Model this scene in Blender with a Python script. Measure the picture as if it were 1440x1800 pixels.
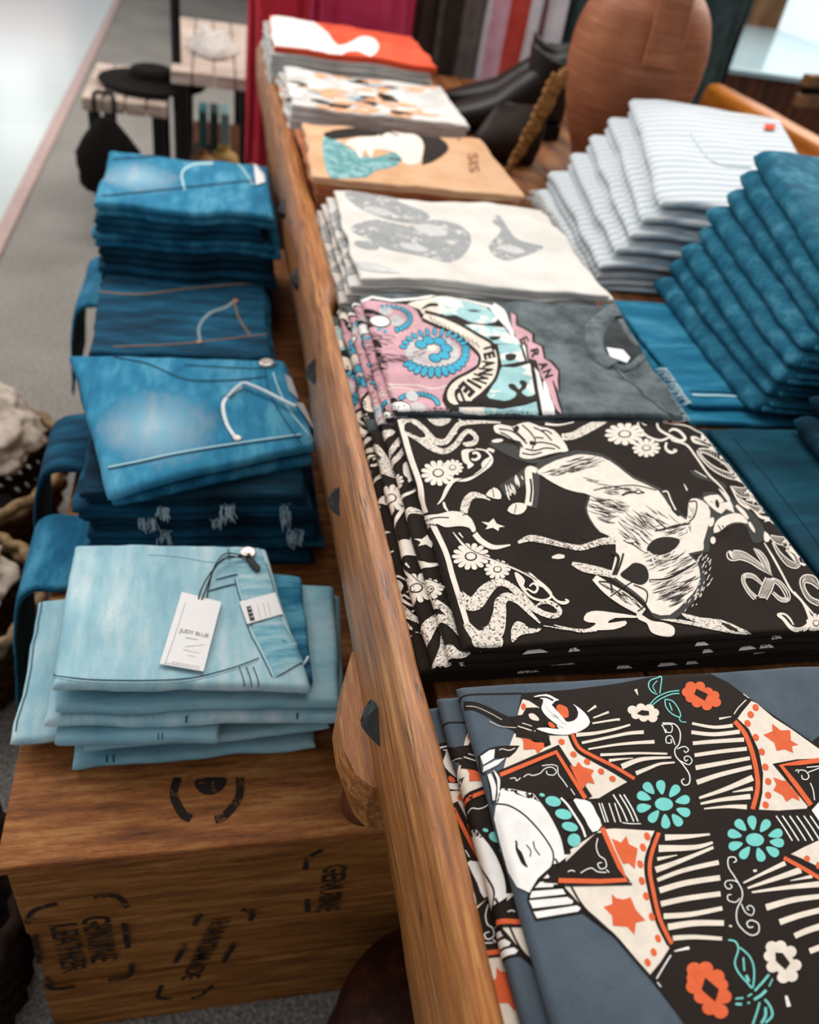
import bpy, bmesh, math, random
from mathutils import Vector, Matrix, noise
from mathutils.geometry import tessellate_polygon
for o in list(bpy.data.objects): bpy.data.objects.remove(o)
random.seed(7)
S = bpy.context.scene
COL = S.collection
PI = math.pi

# ------------------------------------------------------------------ camera
CZ = 1.07                       # height of the lens above the carpet
F = 1440.0                      # focal length in pixels of the 1440x1800 frame
a = Vector((370-720, -330-900, F)).normalized()      # world +y seen in camera coordinates (right, down, forward)
n = Vector((390-720, 2680-900, F)).normalized()      # world -z
n = (n - a*a.dot(n)).normalized()
RZ = -n; RX = a.cross(RZ)
RM = Matrix((RX, a, RZ))        # world = RM @ cam
CAMLOC = Vector((0, 0, CZ))
cd = bpy.data.cameras.new('camera'); cam = bpy.data.objects.new('camera', cd); COL.objects.link(cam)
cx = RM.col[0]; cy = -RM.col[1]; cz = -RM.col[2]
M4 = Matrix((cx, cy, cz)).transposed().to_4x4(); M4.translation = CAMLOC
cam.matrix_world = M4
cd.sensor_fit = 'VERTICAL'; cd.sensor_height = 24; cd.lens = 24*F/1800
cd.clip_start = .02; cd.clip_end = 60
cd.dof.use_dof = True; cd.dof.focus_distance = .58; cd.dof.aperture_fstop = cd.lens/5.4
S.camera = cam

# ------------------------------------------------------------------ light
S.view_settings.view_transform = 'Standard'; S.view_settings.look = 'None'
S.view_settings.gamma = 1; S.view_settings.use_curve_mapping = False
S.view_settings.exposure = 0.0
W = bpy.data.worlds.new('world'); S.world = W; W.use_nodes = True
W.node_tree.nodes['Background'].inputs[0].default_value = (.92, .95, 1.0, 1)
W.node_tree.nodes['Background'].inputs[1].default_value = .50
def area(name, loc, target, size, power, col, sizey=None):
    l = bpy.data.lights.new(name, 'AREA'); l.energy = power; l.color = col
    l.shape = 'RECTANGLE'; l.size = size; l.size_y = sizey or size
    o = bpy.data.objects.new(name, l); COL.objects.link(o); o.location = loc
    d = Vector(target)-Vector(loc); o.rotation_euler = d.to_track_quat('-Z', 'Y').to_euler()
    return o
area('daylight_from_shop_window', (2.6, 3.4, 2.6), (.2, .8, .6), 2.4, 125, (1.0, .965, .92), 1.8)
area('walkway_ceiling_light', (-2.6, 4.0, 3.2), (-2.4, 3.6, 0), 2.6, 110, (1.0, .98, .96), 2.6)
for i_, (q_, sz_, pw_, cl_) in enumerate((((20, 130), (1.0, 2.6), 20, (1, 1, 1)), ((88, 108), (.8, 1.6), 9, (1, 1, 1)), ((42, 238), (.8, 1.2), 7, (1, 1, 1)), ((30, 38), (2.6, .9), 16, (1.0, .16, .10)))):
    d_ = RM @ Vector((q_[0]-720, q_[1]-900, F)); t_ = -CZ/d_.z; k_ = 1+3.2/CZ
    area('walkway_lamp', (d_.x*t_*k_, d_.y*t_*k_, 3.2), (d_.x*t_*k_, d_.y*t_*k_, 0), sz_[0], pw_, cl_, sz_[1])
area('ceiling_light_panel', (.25, 2.0, 2.9), (.1, .8, .5), 1.6, 46, (1.0, .95, .88), 1.6)

# ------------------------------------------------------------------ pixel <-> world
def P(px, py, z):
    """point of the photograph's pixel on the horizontal plane at height z"""
    d = RM @ Vector((px-720, py-900, F)); t = (z-CZ)/d.z
    return CAMLOC + d*t
def PY(px, py, y):
    d = RM @ Vector((px-720, py-900, F)); return CAMLOC + d*(y/d.y)
def PX(px, py, x):
    d = RM @ Vector((px-720, py-900, F)); return CAMLOC + d*(x/d.x)
RT = RM.transposed()
def proj(p):
    c = RT @ (Vector(p)-CAMLOC)
    return 720+F*c.x/c.z, 900+F*c.y/c.z

# ------------------------------------------------------------------ materials
def lin(h):
    if isinstance(h, str):
        h = h.lstrip('#'); c = [int(h[i:i+2], 16)/255 for i in (0, 2, 4)]
    else: c = h
    return tuple((x/12.92 if x <= .04045 else ((x+.055)/1.055)**2.4) for x in c)+(1,)
def mk(name, rough=.7, spec=.3, metal=0):
    m = bpy.data.materials.new(name); m.use_nodes = True
    nt = m.node_tree; b = nt.nodes['Principled BSDF']
    b.inputs['Roughness'].default_value = rough
    b.inputs['Specular IOR Level'].default_value = spec
    b.inputs['Metallic'].default_value = metal
    return m, nt, b
def nd(nt, t, **k):
    x = nt.nodes.new(t)
    for a_, v in k.items():
        if a_ in x.inputs.keys(): x.inputs[a_].default_value = v
        else: setattr(x, a_, v)
    return x
def ramp(nt, fac, stops):
    r = nt.nodes.new('ShaderNodeValToRGB'); e = r.color_ramp.elements
    while len(e) < len(stops): e.new(.5)
    for i, (p, c) in enumerate(stops): e[i].position = p; e[i].color = lin(c) if isinstance(c, str) else tuple(c)
    nt.links.new(fac, r.inputs[0]); return r.outputs[0]
def coords(nt, scale=(1, 1, 1), rot=(0, 0, 0)):
    tc = nt.nodes.new('ShaderNodeTexCoord'); mp = nt.nodes.new('ShaderNodeMapping')
    mp.inputs['Scale'].default_value = scale; mp.inputs['Rotation'].default_value = rot
    nt.links.new(tc.outputs['Object'], mp.inputs[0]); return mp.outputs[0]
def noise_n(nt, vec, scale, detail=6, rough=.6):
    x = nt.nodes.new('ShaderNodeTexNoise'); x.inputs['Scale'].default_value = scale
    x.inputs['Detail'].default_value = detail; x.inputs['Roughness'].default_value = rough
    if vec: nt.links.new(vec, x.inputs[0])
    return x.outputs[0]
def mixc(nt, fac, c1, c2, mode='MIX'):
    x = nt.nodes.new('ShaderNodeMix'); x.data_type = 'RGBA'; x.blend_type = mode
    for s, v in ((x.inputs[0], fac), (x.inputs[6], c1), (x.inputs[7], c2)):
        if hasattr(v, 'is_linked') or hasattr(v, 'links'): nt.links.new(v, s)
        elif isinstance(v, (int, float)): s.default_value = v
        else: s.default_value = lin(v) if isinstance(v, str) else v
    return x.outputs[2]
def bump(nt, b, h, strength=.3, dist=.001):
    x = nt.nodes.new('ShaderNodeBump'); x.inputs['Strength'].default_value = strength
    x.inputs['Distance'].default_value = dist
    nt.links.new(h, x.inputs['Height']); nt.links.new(x.outputs[0], b.inputs['Normal'])
def cotton(name, c1, c2=None, weave=1400, rough=.92, spec=.12, mott=18):
    m, nt, b = mk(name, rough, spec)
    v = coords(nt)
    n1 = noise_n(nt, v, mott, 5, .65)
    c = ramp(nt, n1, [(.35, c1), (.65, c2 or c1)])
    n2 = noise_n(nt, v, weave, 2, .5)
    c = mixc(nt, .22, c, mixc(nt, 1, c, ramp(nt, n2, [(.3, '#808080'), (.7, '#ffffff')]), 'MULTIPLY'))
    nt.links.new(c, b.inputs['Base Color']); bump(nt, b, n2, .25, .0006)
    b.inputs['Sheen Weight'].default_value = .05
    return m
def ink(name, c, speck=None, amount=.60, scale=260, rough=.8):
    """plastisol print; speck = colour of worn grains that show through"""
    m, nt, b = mk(name, rough, .2)
    v = coords(nt)
    n1 = noise_n(nt, v, 120, 3, .6)
    base = mixc(nt, .12, c, ramp(nt, n1, [(.35, '#555555'), (.65, '#ffffff')]), 'MULTIPLY')
    if speck:
        n2 = noise_n(nt, v, scale, 4, .75)
        f = ramp(nt, n2, [(amount, '#000000'), (amount+.04, '#ffffff')])
        base = mixc(nt, f, base, speck)
    nt.links.new(base, b.inputs['Base Color'])
    return m
def denim(name, dark, mid, light, scale=9, rot=0, contrast=(.35, .66), weave=900, streak=(1, 5, 1), fade=None):
    m, nt, b = mk(name, .88, .15)
    v = coords(nt, streak, (0, 0, rot))
    n1 = noise_n(nt, v, scale, 6, .62)
    c = ramp(nt, n1, [(contrast[0], dark), ((contrast[0]+contrast[1])/2, mid), (contrast[1], light)])
    if fade:      # sanded wear patch: centre and radii in the garment's own frame
        sp = nt.nodes.new('ShaderNodeVectorMath'); sp.operation = 'SUBTRACT'; nt.links.new(coords(nt), sp.inputs[0]); sp.inputs[1].default_value = (fade[0], fade[1], 0)
        sc = nt.nodes.new('ShaderNodeVectorMath'); sc.operation = 'MULTIPLY'; nt.links.new(sp.outputs[0], sc.inputs[0]); sc.inputs[1].default_value = (1/fade[2], 1/fade[3], 0)
        ln = nt.nodes.new('ShaderNodeVectorMath'); ln.operation = 'LENGTH'; nt.links.new(sc.outputs[0], ln.inputs[0])
        ad = nt.nodes.new('ShaderNodeMath'); ad.operation = 'ADD'; nt.links.new(ln.outputs[1], ad.inputs[0]); nt.links.new(n1, ad.inputs[1])
        c = mixc(nt, ramp(nt, ad.outputs[0], [(.35, '#e0e0e0'), (1.0, '#000000')]), c, fade[4])
    v2 = coords(nt, (1, 3, 1), (0, 0, rot+.7))
    n2 = noise_n(nt, v2, weave, 2, .5)
    c = mixc(nt, .4, c, mixc(nt, 1, c, ramp(nt, n2, [(.3, '#909090'), (.7, '#ffffff')]), 'MULTIPLY'))
    nt.links.new(c, b.inputs['Base Color']); bump(nt, b, n2, .35, .0007)
    return m
def wood(name, dark, mid, light, grain=(18, 1.3, 18), rough=.42, spec=.4, scale=3.0, scratch=.3, bumpd=.0012, crack=False):
    m, nt, b = mk(name, rough, spec)
    v = coords(nt, grain)
    n1 = noise_n(nt, v, scale, 8, .68)
    c = ramp(nt, n1, [(.28, dark), (.5, mid), (.72, light)])
    v2 = coords(nt, (grain[0]*9, grain[1]*5, grain[2]*9))
    n2 = noise_n(nt, v2, scale, 4, .7)
    c = mixc(nt, .55, c, ramp(nt, n2, [(.30, '#6b5a48'), (.5, '#e8e0d8'), (.75, '#ffffff')]), 'MULTIPLY')
    if crack:
        n4 = noise_n(nt, coords(nt, (grain[0]*.55, grain[1]*.28, grain[2]*.55)), 1.7, 3, .5)
        c = mixc(nt, ramp(nt, n4, [(.492, '#000000'), (.499, '#ffffff'), (.503, '#ffffff'), (.510, '#000000')]), c, '#3a1c08')
        n5 = noise_n(nt, coords(nt, (2, 1, 2)), 150, 2, .9)
        c = mixc(nt, ramp(nt, n5, [(.66, '#000000'), (.72, '#b0b0b0')]), c, '#4a260e')
    n3 = noise_n(nt, coords(nt), 16, 6, .75)
    c = mixc(nt, ramp(nt, n3, [(.60, '#000000'), (.74, '#8a8a8a')]), c, dark)
    nt.links.new(c, b.inputs['Base Color']); bump(nt, b, n2, scratch, bumpd)
    return m
def plain(name, c, rough=.5, spec=.4, metal=0, noise_amt=.25, scale=30):
    m, nt, b = mk(name, rough, spec, metal)
    n1 = noise_n(nt, coords(nt), scale, 5, .65)
    col = mixc(nt, noise_amt, c, ramp(nt, n1, [(.3, '#404040'), (.7, '#ffffff')]), 'MULTIPLY')
    nt.links.new(col, b.inputs['Base Color'])
    return m

# ------------------------------------------------------------------ mesh building
class PlaneSurf:
    """flat card given by three world points"""
    def __init__(s, o, a_, b_):
        s.o = Vector(o); s.ux = (Vector(a_)-s.o).normalized(); s.n = s.ux.cross(Vector(b_)-s.o).normalized()
        if s.n.z < 0: s.n = -s.n
        s.uy = s.n.cross(s.ux); s.R = 0; s.W = 9; s.D = 9; s.sh = 4.0
    def w(s, u, v, off=0): return s.o+s.ux*(u-4)+s.uy*(v-4)+s.n*off
    def inv(s, px, py):
        d = RM @ Vector((px-720, py-900, F)); t = (s.o-CAMLOC).dot(s.n)/d.dot(s.n); q = CAMLOC+d*t-s.o
        return q.dot(s.ux)+4, q.dot(s.uy)+4
class MB:
    def __init__(s): s.v = []; s.f = []; s.m = []; s.sm = []
    def add(s, verts, faces, mi=0, smooth=True):
        o = len(s.v); s.v += [tuple(p) for p in verts]
        for f_ in faces: s.f.append(tuple(i+o for i in f_)); s.m.append(mi); s.sm.append(smooth)
    def grid(s, rows, mi=0, closed_u=False, closed_v=False, smooth=True):
        """rows: list of equally long lists of points"""
        R_, C_ = len(rows), len(rows[0]); vs = [p for r in rows for p in r]; fs = []
        for i in range(R_ if closed_v else R_-1):
            for j in range(C_ if closed_u else C_-1):
                a_ = i*C_+j; b_ = i*C_+(j+1) % C_; c_ = ((i+1) % R_)*C_+(j+1) % C_; d_ = ((i+1) % R_)*C_+j
                fs.append((a_, b_, c_, d_))
        s.add(vs, fs, mi, smooth)
    def box(s, c, d, rz=0, mi=0, bev=0, rx=0, ry=0):
        bm = bmesh.new(); bmesh.ops.create_cube(bm, size=1)
        bmesh.ops.scale(bm, vec=d, verts=bm.verts)
        if bev: bmesh.ops.bevel(bm, geom=bm.edges[:], offset=bev, segments=3, affect='EDGES', profile=.5)
        m_ = Matrix.Translation(c) @ Matrix.Rotation(rz, 4, 'Z') @ Matrix.Rotation(ry, 4, 'Y') @ Matrix.Rotation(rx, 4, 'X')
        bm.verts.ensure_lookup_table()
        s.add([m_ @ v.co for v in bm.verts], [[v.index for v in f_.verts] for f_ in bm.faces], mi, False); bm.free()
    def tube(s, pts, r, n_=10, mi=0, cap=True, flat=1.0):
        pts = [Vector(p) for p in pts]; rr = r if isinstance(r, (list, tuple)) else [r]*len(pts)
        rows = []; up = Vector((0, 0, 1))
        for i, p in enumerate(pts):
            t = (pts[min(i+1, len(pts)-1)]-pts[max(i-1, 0)]).normalized()
            u = t.cross(up)
            if u.length < .15: u = t.cross(Vector((1, 0, 0)))
            u.normalize(); w = u.cross(t)
            rows.append([p+u*math.cos(2*PI*k/n_)*rr[i]+w*math.sin(2*PI*k/n_)*rr[i]*flat for k in range(n_)])
        s.grid(rows, mi, closed_u=True)
        if cap:
            s.add(rows[0], [tuple(range(n_))], mi, False); s.add(rows[-1], [tuple(range(n_))[::-1]], mi, False)
    def lathe(s, prof, c=(0, 0, 0), n_=48, mi=0, mat=None):
        rows = []
        for (r, z) in prof:
            row = [Vector((r*math.cos(2*PI*k/n_), r*math.sin(2*PI*k/n_), z)) for k in range(n_)]
            if mat: row = [mat @ p for p in row]
            rows.append([p+Vector(c) for p in row])
        s.grid(rows, mi, closed_u=True)
    def build(s, name, mats, parent=None, **props):
        me = bpy.data.meshes.new(name); me.from_pydata(s.v, [], s.f)
        if not isinstance(mats, (list, tuple)): mats = [mats]
        for m_ in mats: me.materials.append(m_)
        me.polygons.foreach_set('material_index', s.m); me.polygons.foreach_set('use_smooth', s.sm)
        me.update()
        o = bpy.data.objects.new(name, me); COL.objects.link(o)
        if parent: o.parent = parent
        for k, v in props.items(): o[k] = v
        return o
def tag(o, label, cat, group=None):
    o['label'] = label; o['category'] = cat
    if group: o['group'] = group
    return o
def empty(name, loc=(0, 0, 0)):
    o = bpy.data.objects.new(name, None); COL.objects.link(o); o.location = loc; o.empty_display_size = .05
    return o
def keep(o, parent):
    """parent that keeps mesh data given in world coordinates"""
    o.parent = parent; o.matrix_parent_inverse = Matrix.Translation(-Vector(parent.location))
    return o
def sub(o, part):
    """make o a sub-part of a part whose own frame is the world"""
    o.parent = part; o.matrix_parent_inverse = Matrix.Identity(4)
    return o
def struct(o): o['kind'] = 'structure'; return o

def fbm(x, y, z=0.0, oc=3):
    return noise.fractal(Vector((x, y, z)), 1.0, 2.0, oc)

# ------------------------------------------------------------------ cloth slabs: every folded garment is one of these
class Slab:
    """a folded ply: rounded fold on the left (arc coordinate s), rounded right, front and back edges.
    s runs along x from the left fold, v along y.  All in metres."""
    def __init__(s, x0, y0, z0, W, D, T, rot=0, seed=0, lean=None, wav=.0012, edge=.004, skew=0, wfreq=9, taper=0, bow=0, puff=0, ri=None, rsk=0, lsk=0, hang=None, quad=None, wedge=0):
        s.wedge = wedge
        s.rsk = rsk; s.lsk = lsk; s.hang = hang
        s.o = Vector((x0, y0, z0)); s.W = W; s.D = D; s.T = T; s.R = T/2; s.rot = rot; s.seed = seed
        s.lean = lean; s.wav = wav; s.edge = edge; s.skew = skew; s.wf = wfreq; s.taper = taper; s.bow = bow; s.puff = puff
        s.Rv = ri or T/2
        s.c = math.cos(rot); s.si = math.sin(rot); s.quad = quad
    def loc(s, u, v):
        R = s.R; W = s.W
        if u < R:
            a_ = (R-u)/R
            if a_ > PI: x = R-(u-(R-PI*R))*-1; zc = -1; x = R+(R-PI*R-u)
            else: x = R-R*math.sin(a_); zc = math.cos(a_)
        elif u > W-R:
            b_ = (u-(W-R))/R
            if b_ > PI: x = W-R-(u-(W-R)-PI*R); zc = -1
            else: x = W-R+R*math.sin(b_); zc = math.cos(b_)
        else: x = u; zc = 1
        m_ = min(v, s.D-v); Rv = s.Rv
        g = math.sqrt(max(0, 1-(1-max(m_, 0)/Rv)**2)) if m_ < Rv else 1
        if v < 0 or v > s.D: g = 0
        z = s.T/2+zc*g*s.T/2
        fx = min(1, max(0, x/W)); fy = min(1, max(0, v/s.D))
        if s.puff and zc > 0: z += zc*s.puff*(math.sin(PI*fx)**.5)*(math.sin(PI*fy)**.5)
        ex = s.edge*fbm(v*14+s.seed, s.seed*3.1, .3)
        ey = s.edge*fbm(x*14+s.seed*1.7, s.seed+5.5, .8)
        if s.wav:
            zb = .61 if s.o.z > .58 else .37
            hh = min(1, max(0, (s.o.z-zb+(s.T if zc > 0 else 0)-.001)/.02))
            z += s.wav*2*hh*fbm((s.o.x+x)*s.wf, (s.o.y+v)*s.wf, 0)
        X = x+ex*(1-fx)+s.edge*.6*fbm(v*12, s.seed+9, 1.3)*fx + s.skew*fy
        Y = v+ey*(1-fy)+s.edge*fbm(x*12, s.seed+4, 2.3)*fy + s.bow*math.sin(PI*fx)
        X += s.rsk*fx*fy + s.lsk*(1-fx)*fy
        if s.taper: Y = s.D/2+(Y-s.D/2)*(1-s.taper*fx)
        if s.wedge: z *= 1-s.wedge*(1-fy)
        if s.lean: z += s.lean(X, Y)*(1 if zc > 0 or s.o.z > (.612 if s.o.z > .58 else .372) else 0)
        return X, Y, z
    def w(s, u, v, off=0):
        p = s._w(u, v)
        if off:
            e = .0006
            a_ = s._w(u+e, v)-s._w(u-e, v); b_ = s._w(u, min(v+e, s.D))-s._w(u, max(v-e, 0))
            nn = a_.cross(b_)
            if nn.length > 1e-12: p = p+nn.normalized()*off
        return p
    def _w(s, u, v):
        X, Y, Z = s.loc(u, v)
        if s.quad:
            a_, b_, c_, d_ = s.quad; fx, fy = X/s.W, Y/s.D
            x = (a_[0]*(1-fx)+b_[0]*fx)*(1-fy)+(d_[0]*(1-fx)+c_[0]*fx)*fy
            y = (a_[1]*(1-fx)+b_[1]*fx)*(1-fy)+(d_[1]*(1-fx)+c_[1]*fx)*fy; z = s.o.z+Z
        else: x, y, z = s.o.x+s.c*X-s.si*Y, s.o.y+s.si*X+s.c*Y, s.o.z+Z
        if s.hang is not None and x < s.hang:
            e = s.hang-x; q = .03*(1-math.exp(-e/.03)); x = s.hang-q-.10*e-.35*(Z if e > .03 else Z*e/.03); z -= e-q
        return Vector((x, y, z))
    def mesh(s, mb, mi=0, step=.006):
        R = s.R; W = s.W; D = s.D
        us = []
        na = 9
        for k in range(na): us.append(R-PI*R+PI*R*k/na)
        nx = max(3, int(W/step))
        for k in range(nx+1): us.append(R+(W-2*R)*k/nx)
        for k in range(1, na+1): us.append(W-R+PI*R*k/na)
        nb = max(3, int(W/(step*2)))
        for k in range(1, nb): us.append(W-R+PI*R+(W-2*R)*k/nb)   # underside, right to left
        vs = [s.Rv*(1-math.cos(PI/2*k/5)) for k in range(6)]
        nv = max(3, int((D-2*s.Rv)/step))
        vs += [s.Rv+(D-2*s.Rv)*k/nv for k in range(1, nv)]
        vs += [D-s.Rv*(1-math.cos(PI/2*(5-k)/5)) for k in range(6)]
        rows = [[s._w(u, v) for u in us] for v in vs]
        mb.grid(rows, mi, closed_u=True)
    def inv(s, px, py, umin=None):
        """surface coordinates of the point seen at a pixel of the photograph"""
        z = s.o.z+s.T
        q = P(px, py, z)
        for _ in range(4):
            dx, dy = q.x-s.o.x, q.y-s.o.y
            u, v = s.c*dx+s.si*dy, -s.si*dx+s.c*dy
            uu = min(max(u, s.R), s.W-s.R); vv = min(max(v, s.Rv), s.D-s.Rv)
            q = P(px, py, s._w(uu, vv).z)
        if s.skew: u -= s.skew*min(1, max(0, v/s.D))
        lo = (s.R-PI*s.R*.8) if umin is None else umin
        u = min(max(u, lo), s.W+s.R); v = min(max(v, 0), s.D)
        e = 2e-4
        if s.quad: u, v = s.W/2, s.D/2
        for _ in range(50 if s.quad else 7):
            x0, y0 = proj(s._w(u, v)); xa, ya = proj(s._w(u+e, v)); xb, yb = proj(s._w(u, v+e))
            a_, b_, c_, d_ = (xa-x0)/e, (xb-x0)/e, (ya-y0)/e, (yb-y0)/e
            det = a_*d_-b_*c_
            if abs(det) < 1e3: break
            rx, ry = px-x0, py-y0
            du = (d_*rx-b_*ry)/det; dv = (-c_*rx+a_*ry)/det
            L = max(abs(du), abs(dv)); k = min(1, .01/L) if L > 0 else 1
            u = min(max(u+du*k, lo), s.W+s.R); v = min(max(v+dv*k, 0), s.D)
            if L < 1e-6: break
        return u, v

def split(tris, L, out):
    st = list(tris)
    while st:
        a_, b_, c_ = st.pop()
        l1 = (a_[0]-b_[0])**2+(a_[1]-b_[1])**2; l2 = (b_[0]-c_[0])**2+(b_[1]-c_[1])**2; l3 = (c_[0]-a_[0])**2+(c_[1]-a_[1])**2
        m_ = max(l1, l2, l3)
        if m_ <= L*L: out.append((a_, b_, c_)); continue
        if m_ == l1: h = ((a_[0]+b_[0])/2, (a_[1]+b_[1])/2); st += [(a_, h, c_), (h, b_, c_)]
        elif m_ == l2: h = ((b_[0]+c_[0])/2, (b_[1]+c_[1])/2); st += [(a_, b_, h), (a_, h, c_)]
        else: h = ((c_[0]+a_[0])/2, (c_[1]+a_[1])/2); st += [(a_, b_, h), (h, b_, c_)]
def tess(poly):
    t = tessellate_polygon([[Vector((p[0], p[1], 0)) for p in poly]])
    return [tuple(poly[i] for i in q) for q in t]
def smooth_line(pts, k=6, closed=False):
    """Catmull-Rom"""
    n_ = len(pts)
    if n_ < 3 and not closed: return [tuple(p) for p in pts]
    out = []
    rng = range(n_ if closed else n_-1)
    for i in rng:
        if closed: p0, p1, p2, p3 = pts[(i-1) % n_], pts[i], pts[(i+1) % n_], pts[(i+2) % n_]
        else: p0, p1, p2, p3 = pts[max(i-1, 0)], pts[i], pts[i+1], pts[min(i+2, n_-1)]
        for j in range(k):
            t = j/k
            out.append(tuple(.5*((2*p1[d])+(-p0[d]+p2[d])*t+(2*p0[d]-5*p1[d]+4*p2[d]-p3[d])*t*t+(-p0[d]+3*p1[d]-3*p2[d]+p3[d])*t**3) for d in range(len(p1))))
    if not closed: out.append(tuple(pts[-1]))
    return out
class Art:
    """a print: list of (layer, colour index, triangles) in photograph pixels, or in metres if local"""
    def __init__(s, ox=0, oy=0, k=1.0): s.items = []; s.ox = ox; s.oy = oy; s.k = k
    def at(s, ox, oy, k): s.ox, s.oy, s.k = ox, oy, k; return s
    def q(s, p): return (s.ox+p[0]/s.k, s.oy+p[1]/s.k)
    def poly(s, layer, ci, pts, sm=0, closed=True):
        pts = [s.q(p) for p in pts]
        if sm: pts = smooth_line(pts, sm, True)
        s.items.append((layer, ci, tess(pts)))
    def ell(s, layer, ci, x, y, rx, ry, rot=0, n_=14):
        c, d = math.cos(rot), math.sin(rot)
        s.poly(layer, ci, [(x+rx*math.cos(2*PI*i/n_)*c-ry*math.sin(2*PI*i/n_)*d, y+rx*math.cos(2*PI*i/n_)*d+ry*math.sin(2*PI*i/n_)*c) for i in range(n_)])
    def line(s, layer, ci, pts, wd, sm=5, w2=None, closed=False):
        """stroke; points may carry a third value, their own width"""
        P3 = []
        for i, p in enumerate(pts):
            if len(p) > 2: wv = p[2]
            elif w2 is not None: wv = wd+(w2-wd)*i/max(1, len(pts)-1)
            else: wv = wd
            x, y = s.q(p[:2]); P3.append((x, y, wv/s.k))
        L = smooth_line(P3, sm, closed) if sm and len(P3) > 2 else P3
        if closed: L = L+[L[0]]
        A = []; B = []
        for i in range(len(L)):
            a_, b_ = L[max(i-1, 0)], L[min(i+1, len(L)-1)]
            dx, dy = b_[0]-a_[0], b_[1]-a_[1]; l = math.hypot(dx, dy) or 1
            nx, ny = -dy/l*L[i][2]/2, dx/l*L[i][2]/2
            A.append((L[i][0]+nx, L[i][1]+ny)); B.append((L[i][0]-nx, L[i][1]-ny))
        tr = []
        for i in range(len(L)-1):
            tr += [(A[i], A[i+1], B[i]), (A[i+1], B[i+1], B[i])]
        s.items.append((layer, ci, tr))
def order(items, gain=.25):
    """shapes of one layer that overlap get slightly different heights, later ones on top"""
    done = []; out = []
    for (layer, ci, tris) in items:
        xs = [p[0] for t in tris for p in t]; ys = [p[1] for t in tris for p in t]
        if not xs: continue
        bb = (min(xs), min(ys), max(xs), max(ys)); sub = 0
        for (l2, c2, b2, s2) in done:
            if l2 == layer and c2 != ci and b2[0] < bb[2] and b2[2] > bb[0] and b2[1] < bb[3] and b2[3] > bb[1]: sub = max(sub, s2+1)
        sub = min(sub, 3); done.append((layer, ci, bb, sub)); out.append((layer+sub*gain, ci, tris))
    return out
def apply_art(mb, slab, art, mats0, L=.0035, off=.00035, step=.00013, pxL=9, conv=None):
    """art in pixels -> triangles in surface coordinates, cached on the art for the shirts lower in the stack"""
    cache = {}
    res = []
    for (layer, ci, tris) in order(art.items):
        t1 = []; split(tris, pxL, t1)
        t2 = []
        for t in t1:
            q = []
            for p in t:
                k = (round(p[0], 2), round(p[1], 2))
                if k not in cache: cache[k] = slab.inv(*k)
                q.append(cache[k])
            t2.append(tuple(q))
        res.append((layer, ci, t2))
    put_art(mb, slab, res, mats0, L, off, step)
    return res
def put_art(mb, slab, res, mats0, L=.0035, off=.00035, step=.00013, ds=0, dv=0, smin=None, smax=None):
    vc = {}; lo = slab.R-PI*slab.R*.93 if smin is None else smin
    for (layer, ci, tris) in res:
        t1 = [tuple((p[0]-ds, p[1]-dv) for p in t) for t in tris]
        t2 = []
        for t in t1:
            if smax is not None and min(p[0] for p in t) > smax: continue
            if max(p[0] for p in t) < lo or max(p[1] for p in t) < .0004 or min(p[1] for p in t) > slab.D-.0004: continue
            split([t], L, t2)
        if not t2: continue
        vs = []; fs = []; ix = {}
        for t in t2:
            cx_ = (t[0][0]+t[1][0]+t[2][0])/3; cy_ = (t[0][1]+t[1][1]+t[2][1])/3
            if cx_ < lo or (smax is not None and cx_ > smax) or cy_ < .0008 or cy_ > slab.D-.0008: continue
            ar = (t[1][0]-t[0][0])*(t[2][1]-t[0][1])-(t[2][0]-t[0][0])*(t[1][1]-t[0][1])
            if abs(ar) < 1e-13: continue
            ids = []
            for p in (t if ar > 0 else t[::-1]):
                k = (round(p[0], 6), round(p[1], 6))
                if k not in ix: ix[k] = len(vs); vs.append(slab.w(k[0], min(max(k[1], .0006), slab.D-.0006), off+layer*step))
                ids.append(ix[k])
            if len(set(ids)) == 3: fs.append(tuple(ids))
        mb.add(vs, fs, mats0+ci, True)
def text_tris(txt, bold=.022):
    cu = bpy.data.curves.new('lettering', 'FONT'); cu.body = txt; cu.align_x = 'CENTER'; cu.align_y = 'CENTER'; cu.resolution_u = 3; cu.offset = bold
    o = bpy.data.objects.new('lettering', cu); COL.objects.link(o)
    dg = bpy.context.evaluated_depsgraph_get(); dg.update()
    me = bpy.data.meshes.new_from_object(o.evaluated_get(dg))
    tr = []
    me.calc_loop_triangles()
    for t in me.loop_triangles: tr.append(tuple((me.vertices[i].co.x, me.vertices[i].co.y) for i in t.vertices))
    bpy.data.objects.remove(o); bpy.data.curves.remove(cu); bpy.data.meshes.remove(me)
    return tr
def art_text(art, layer, ci, txt, cx_, cy_, w, h, ang=0, skew=0, bold=0):
    """lettering w wide and h tall around a centre (in the art's own units), turned by ang; y of the picture points down"""
    tr = text_tris(txt, bold or .022)
    xs = [p[0] for t in tr for p in t]; ys = [p[1] for t in tr for p in t]
    mx, my = (min(xs)+max(xs))/2, (min(ys)+max(ys))/2; sx, sy = w/(max(xs)-min(xs)), h/(max(ys)-min(ys))
    c, d = math.cos(ang), math.sin(ang); out = []
    for t in tr:
        q = []
        for (x, y) in t:
            X, Y = (x-mx)*sx, -(y-my)*sy; X += skew*Y
            q.append(art.q((cx_+c*X-d*Y, cy_+d*X+c*Y)))
        out.append(tuple(q))
    art.items.append((layer, ci, out))
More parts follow.
